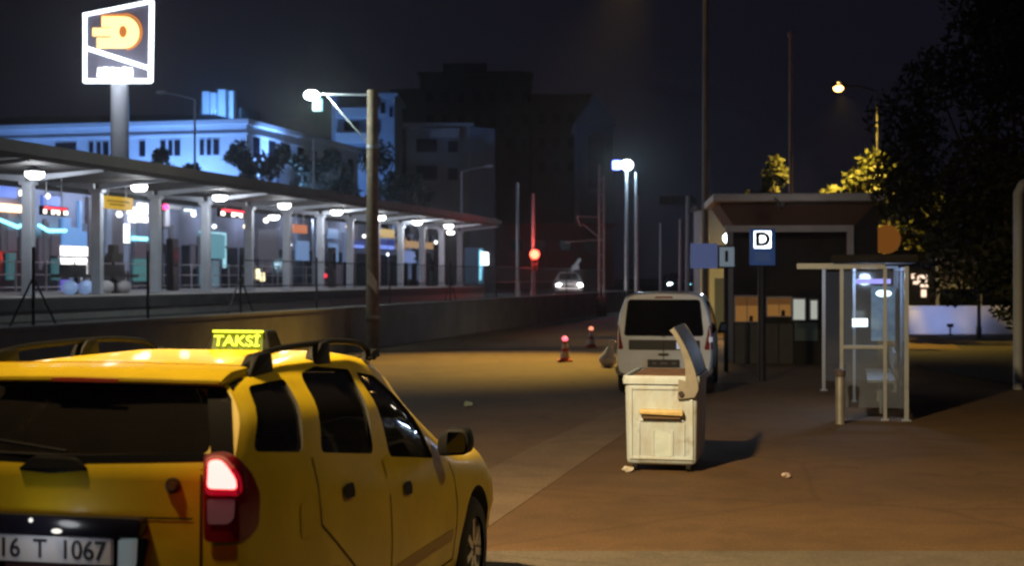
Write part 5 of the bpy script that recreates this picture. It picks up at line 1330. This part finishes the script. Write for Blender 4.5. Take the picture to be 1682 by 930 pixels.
b = MB(); b.b2(-.9, .9, -.2, 2.2, a.z + .003, a.z + .15); b.build("roof", DKK, t)
b = MB(); b.b2(-.2, .5, -.03, -.003, 0, 2.0); b.build("door", mat("hut_door", (.12, .14, .2), .5), t)
Yr = 66.0; p = wp(1124, 323, Yr); t = thing("gantry_sign", "dark back of a wide road sign beside the tall white mast", "sign", (p.x, Yr + 3, 0))
b = MB(); b.box((0, 0, p.z), (1.7, .1, .42)); b.build("panel", DKSTEEL, t, bevel=.02)
b = MB(); b.cyl((.85, .1, 0), (.85, .1, p.z), .07, n=8); b.build("post", DKSTEEL, t)

# ------------------------------------------------------------------ right-hand side: wall, frame, lit odds, trees
SIDEW = mat("white_wall_paint", (.62, .62, .68), .8, var=.12, vscale=.8)
g0 = gp(1493, 549); g1 = gp(1616, 545)
wt = thing("white_wall", "low white wall glowing bluish behind the shelter and the tree", "wall", (g0.x, g0.y, 0))
b = MB(); b.b2(0, g1.x - g0.x + 1.6, 0, .25, 0, z_at(506, g0.y)); b.build("wall_body", SIDEW, wt)
b = MB(); b.b2(-.04, g1.x - g0.x + 1.64, -.04, .29, z_at(506, g0.y) + .002, z_at(504, g0.y) + .03); b.build("coping", SIDEW, wt)
wlm = thing("wall_lamp", "small cool lamp on a stake lighting the low white wall", "lamp", (g0.x + 1.0, g0.y - 1.6, 0))
b = MB(); b.cyl((0, 0, 0), (0, 0, .3), .03, n=8); b.box((0, 0, .36), (.2, .12, .12)); b.build("stake", DKSTEEL, wlm)
light('SPOT', "wall_light", (g0.x + 1.0, g0.y - 1.6, .5), 80, (.42, .52, 1.0), wlm, .1, (g0.x + 1.2, g0.y, .6), 120, .7)
Yf = 58.0; a = wp(1540, 415, Yf); c = wp(1612, 411, Yf); t = thing("frame_shelter", "thin white rectangular frame standing behind the low white wall", "frame", (a.x, Yf, 0))
W2 = c.x - a.x
b = MB(); b.b2(-.06, .06, -.05, .05, 0, a.z); b.b2(-.06, W2, -.05, .05, a.z + .001, a.z + .12); b.b2(W2 - .1, W2, -.05, .05, 0, a.z); b.b2(-.06, W2, -.05, .05, z_at(470, Yf) - .1, z_at(462, Yf)); b.build("frame", SIDEW, t)
b = MB(); b.b2(.06, W2 - .1, 0, .04, z_at(462, Yf), a.z); b.build("panel", mat("mauve_mesh", (.16, .14, .20), .8), t)
Yq = 62.0
t = thing("shop_display", "small bright warm shop display between the shelter and the white frame", "display", (wp(1510, 455, Yq).x, Yq, 0)); k = Yq / F
b = MB(); b.b2(-.5, .6, 0, .5, 0, z_at(440, Yq)); b.build("cabinet", DKK, t)
for x0, x1, y0, y1 in ((1497, 1505, 450, 458), (1507, 1522, 452, 464), (1512, 1524, 467, 472), (1513, 1521, 476, 488), (1500, 1508, 462, 467)):
    b = MB(); b.b2((x0 - 1510) * k, (x1 - 1510) * k, -.05, -.002, z_at(y1, Yq), z_at(y0, Yq))
    b.build("lit_goods", glow("warm_goods", (1, .72, .52), 1.5), t)
Yo = 43.0; p = wp(1456, 393, Yo); t = thing("orange_glow", "glowing disc put in for an orange lamplit wall behind the end of the kiosk roof", "sign", (p.x, Yo, 0)); k = Yo / F
b = MB(); b.cyl((0, 0, p.z), (0, .08, p.z), 24 * k, n=28); b.build("disc", glow("orange_disc", (.55, .19, .03), .26), t, bevel=.01)  # disc glows in place of a wall lit orange
b = MB(); b.cyl((-.25, .14, 0), (-.25, .14, p.z + .3), .045, n=10); b.build("post", STEEL, t)
# dark pole by the wall
pole("dark slim post before the right end of the low white wall", 1608, 455, 50, DKSTEEL, .07, group="bare poles along the far road")
# advertising frame at the right edge
g = gp(1672, 640); Ya = g.y; t = thing("poster_panel", "white framed poster panel cut off by the right edge of the photo", "panel", (g.x, Ya, 0), -R(8)); k = Ya / F
zt = z_at(296, Ya)
b = MB(); b.tube([(0, 0, 0), (0, 0, zt - .25), (.08, 0, zt - .08), (.25, 0, zt), (1.7, 0, zt)], .085, 12); b.cyl((1.7, 0, 0), (1.7, 0, zt), .085, n=10); b.build("frame", PALEST, t, smooth=True)
b = MB(); b.b2(.08, 1.62, -.02, .02, .7, zt - .09); b.build("panel", mat("dark_poster", (.05, .05, .06), .4, var=.3), t)

# soft earth strip and planting at the right
sheet_up("planting_bed", SOIL, [gp(1500, 604)[:2], gp(1700, 640)[:2], (gp(1700, 640).x + 8, gp(1700, 640).y), (gp(1700, 604).x + 8, gp(1500, 575).y), gp(1485, 575)[:2]], .012)
rng = random.Random(5)
def bush(label, px, py, rad, h, seed, n=900):
    g = gp(px, py); rg = random.Random(seed); t = thing("shrub", label, "shrub", g, 0, "dark shrubs on the right")
    cs = [(Vector((rg.uniform(-1, 1) * rad, rg.uniform(-.5, .5) * rad, rg.uniform(.15, .8) * h)), rad * rg.uniform(.3, .5)) for _ in range(9)]
    b = MB(); 
    for c, r in cs[:5]: b.cyl((0, 0, 0), c, .025, .01, 6)
    b.build("stem", BARK, t)
    b = MB(); leaves(b.bm, cs, n, .06, rg); b.build("foliage", LEAF, t)
# the big dark tree, the lit tree, the small top behind the kiosk
tree("big dark leafy tree filling the upper right of the photo", (wp(1690, 0, 29).x, 29, 0), 8.6, 1.7, 2.7, 60, 26000, .088, 11, squash=.8)
tree("tall dark tree behind the big one at the right edge", (wp(1740, 0, 34).x, 34, 0), 10.5, 2.2, 3.0, 40, 9000, .14, 15, squash=.8)
Yy = 47.0
tl_ = tree("leafy tree beside the kiosk lit yellow by the sodium lamp", (wp(1462, 0, Yy).x, Yy, 0), z_at(228, Yy), 2.6, 1.75, 24, 3600, .13, 12)
tree("small treetop glowing amber above the kiosk roof", (wp(1272, 0, Yy).x, Yy, 0), z_at(268, Yy), 3.2, .95, 12, 1400, .12, 13)
pp = wp(1441, 150, Yy - .3); lampz = z_at(145, Yy)
t = thing("street_lamp", "amber sodium lamp shining over the kiosk on a thin pole", "street lamp", (pp.x, Yy - .3, 0))
b = MB(); b.cyl((0, 0, 0), (0, 0, pp.z), .05, .025, 10); b.build("pole", DKSTEEL, t, smooth=True)
ax = (1377 - 1441) * Yy / F
b = MB(); b.tube([(0, 0, pp.z), (ax * .5, 0, pp.z + .18), (ax * .9, 0, pp.z + .15)], .025); b.build("arm", DKSTEEL, t)
b = MB(); b.sph((ax, 0, lampz + .05), .2, 14, 8, (1.3, .8, .5)); b.build("lamp_head", DKSTEEL, t, smooth=True)
b = MB(); b.sph((ax, -.03, lampz), .17, 14, 8, (1, .8, .9)); b.build("bulb", glow("amber_bulb", (1, .55, .15), 9), t, smooth=True)
light('SPOT', "amber_light", (pp.x + ax, Yy - .8, lampz - .3), 5200, (1.0, .64, .08), t, .1, (wp(1392, 275, Yy).x, Yy - .4, z_at(300, Yy)), 140, .9)

# thin night air, with the sky outside it
hm = bpy.data.materials.new("haze_air"); hm.use_nodes = True; nt = hm.node_tree; nt.nodes.clear()
o_ = nt.nodes.new("ShaderNodeOutputMaterial"); v_ = nt.nodes.new("ShaderNodeVolumePrincipled")
v_.inputs["Density"].default_value = 0.0005; v_.inputs["Anisotropy"].default_value = 0.90; v_.inputs["Color"].default_value = (.88, .90, .96, 1)
nt.links.new(v_.outputs[0], o_.inputs["Volume"])
b = MB(); b.b2(-150, 150, -15, 260, -1.1, 34); tag(b.build("haze", hm), kind="stuff")
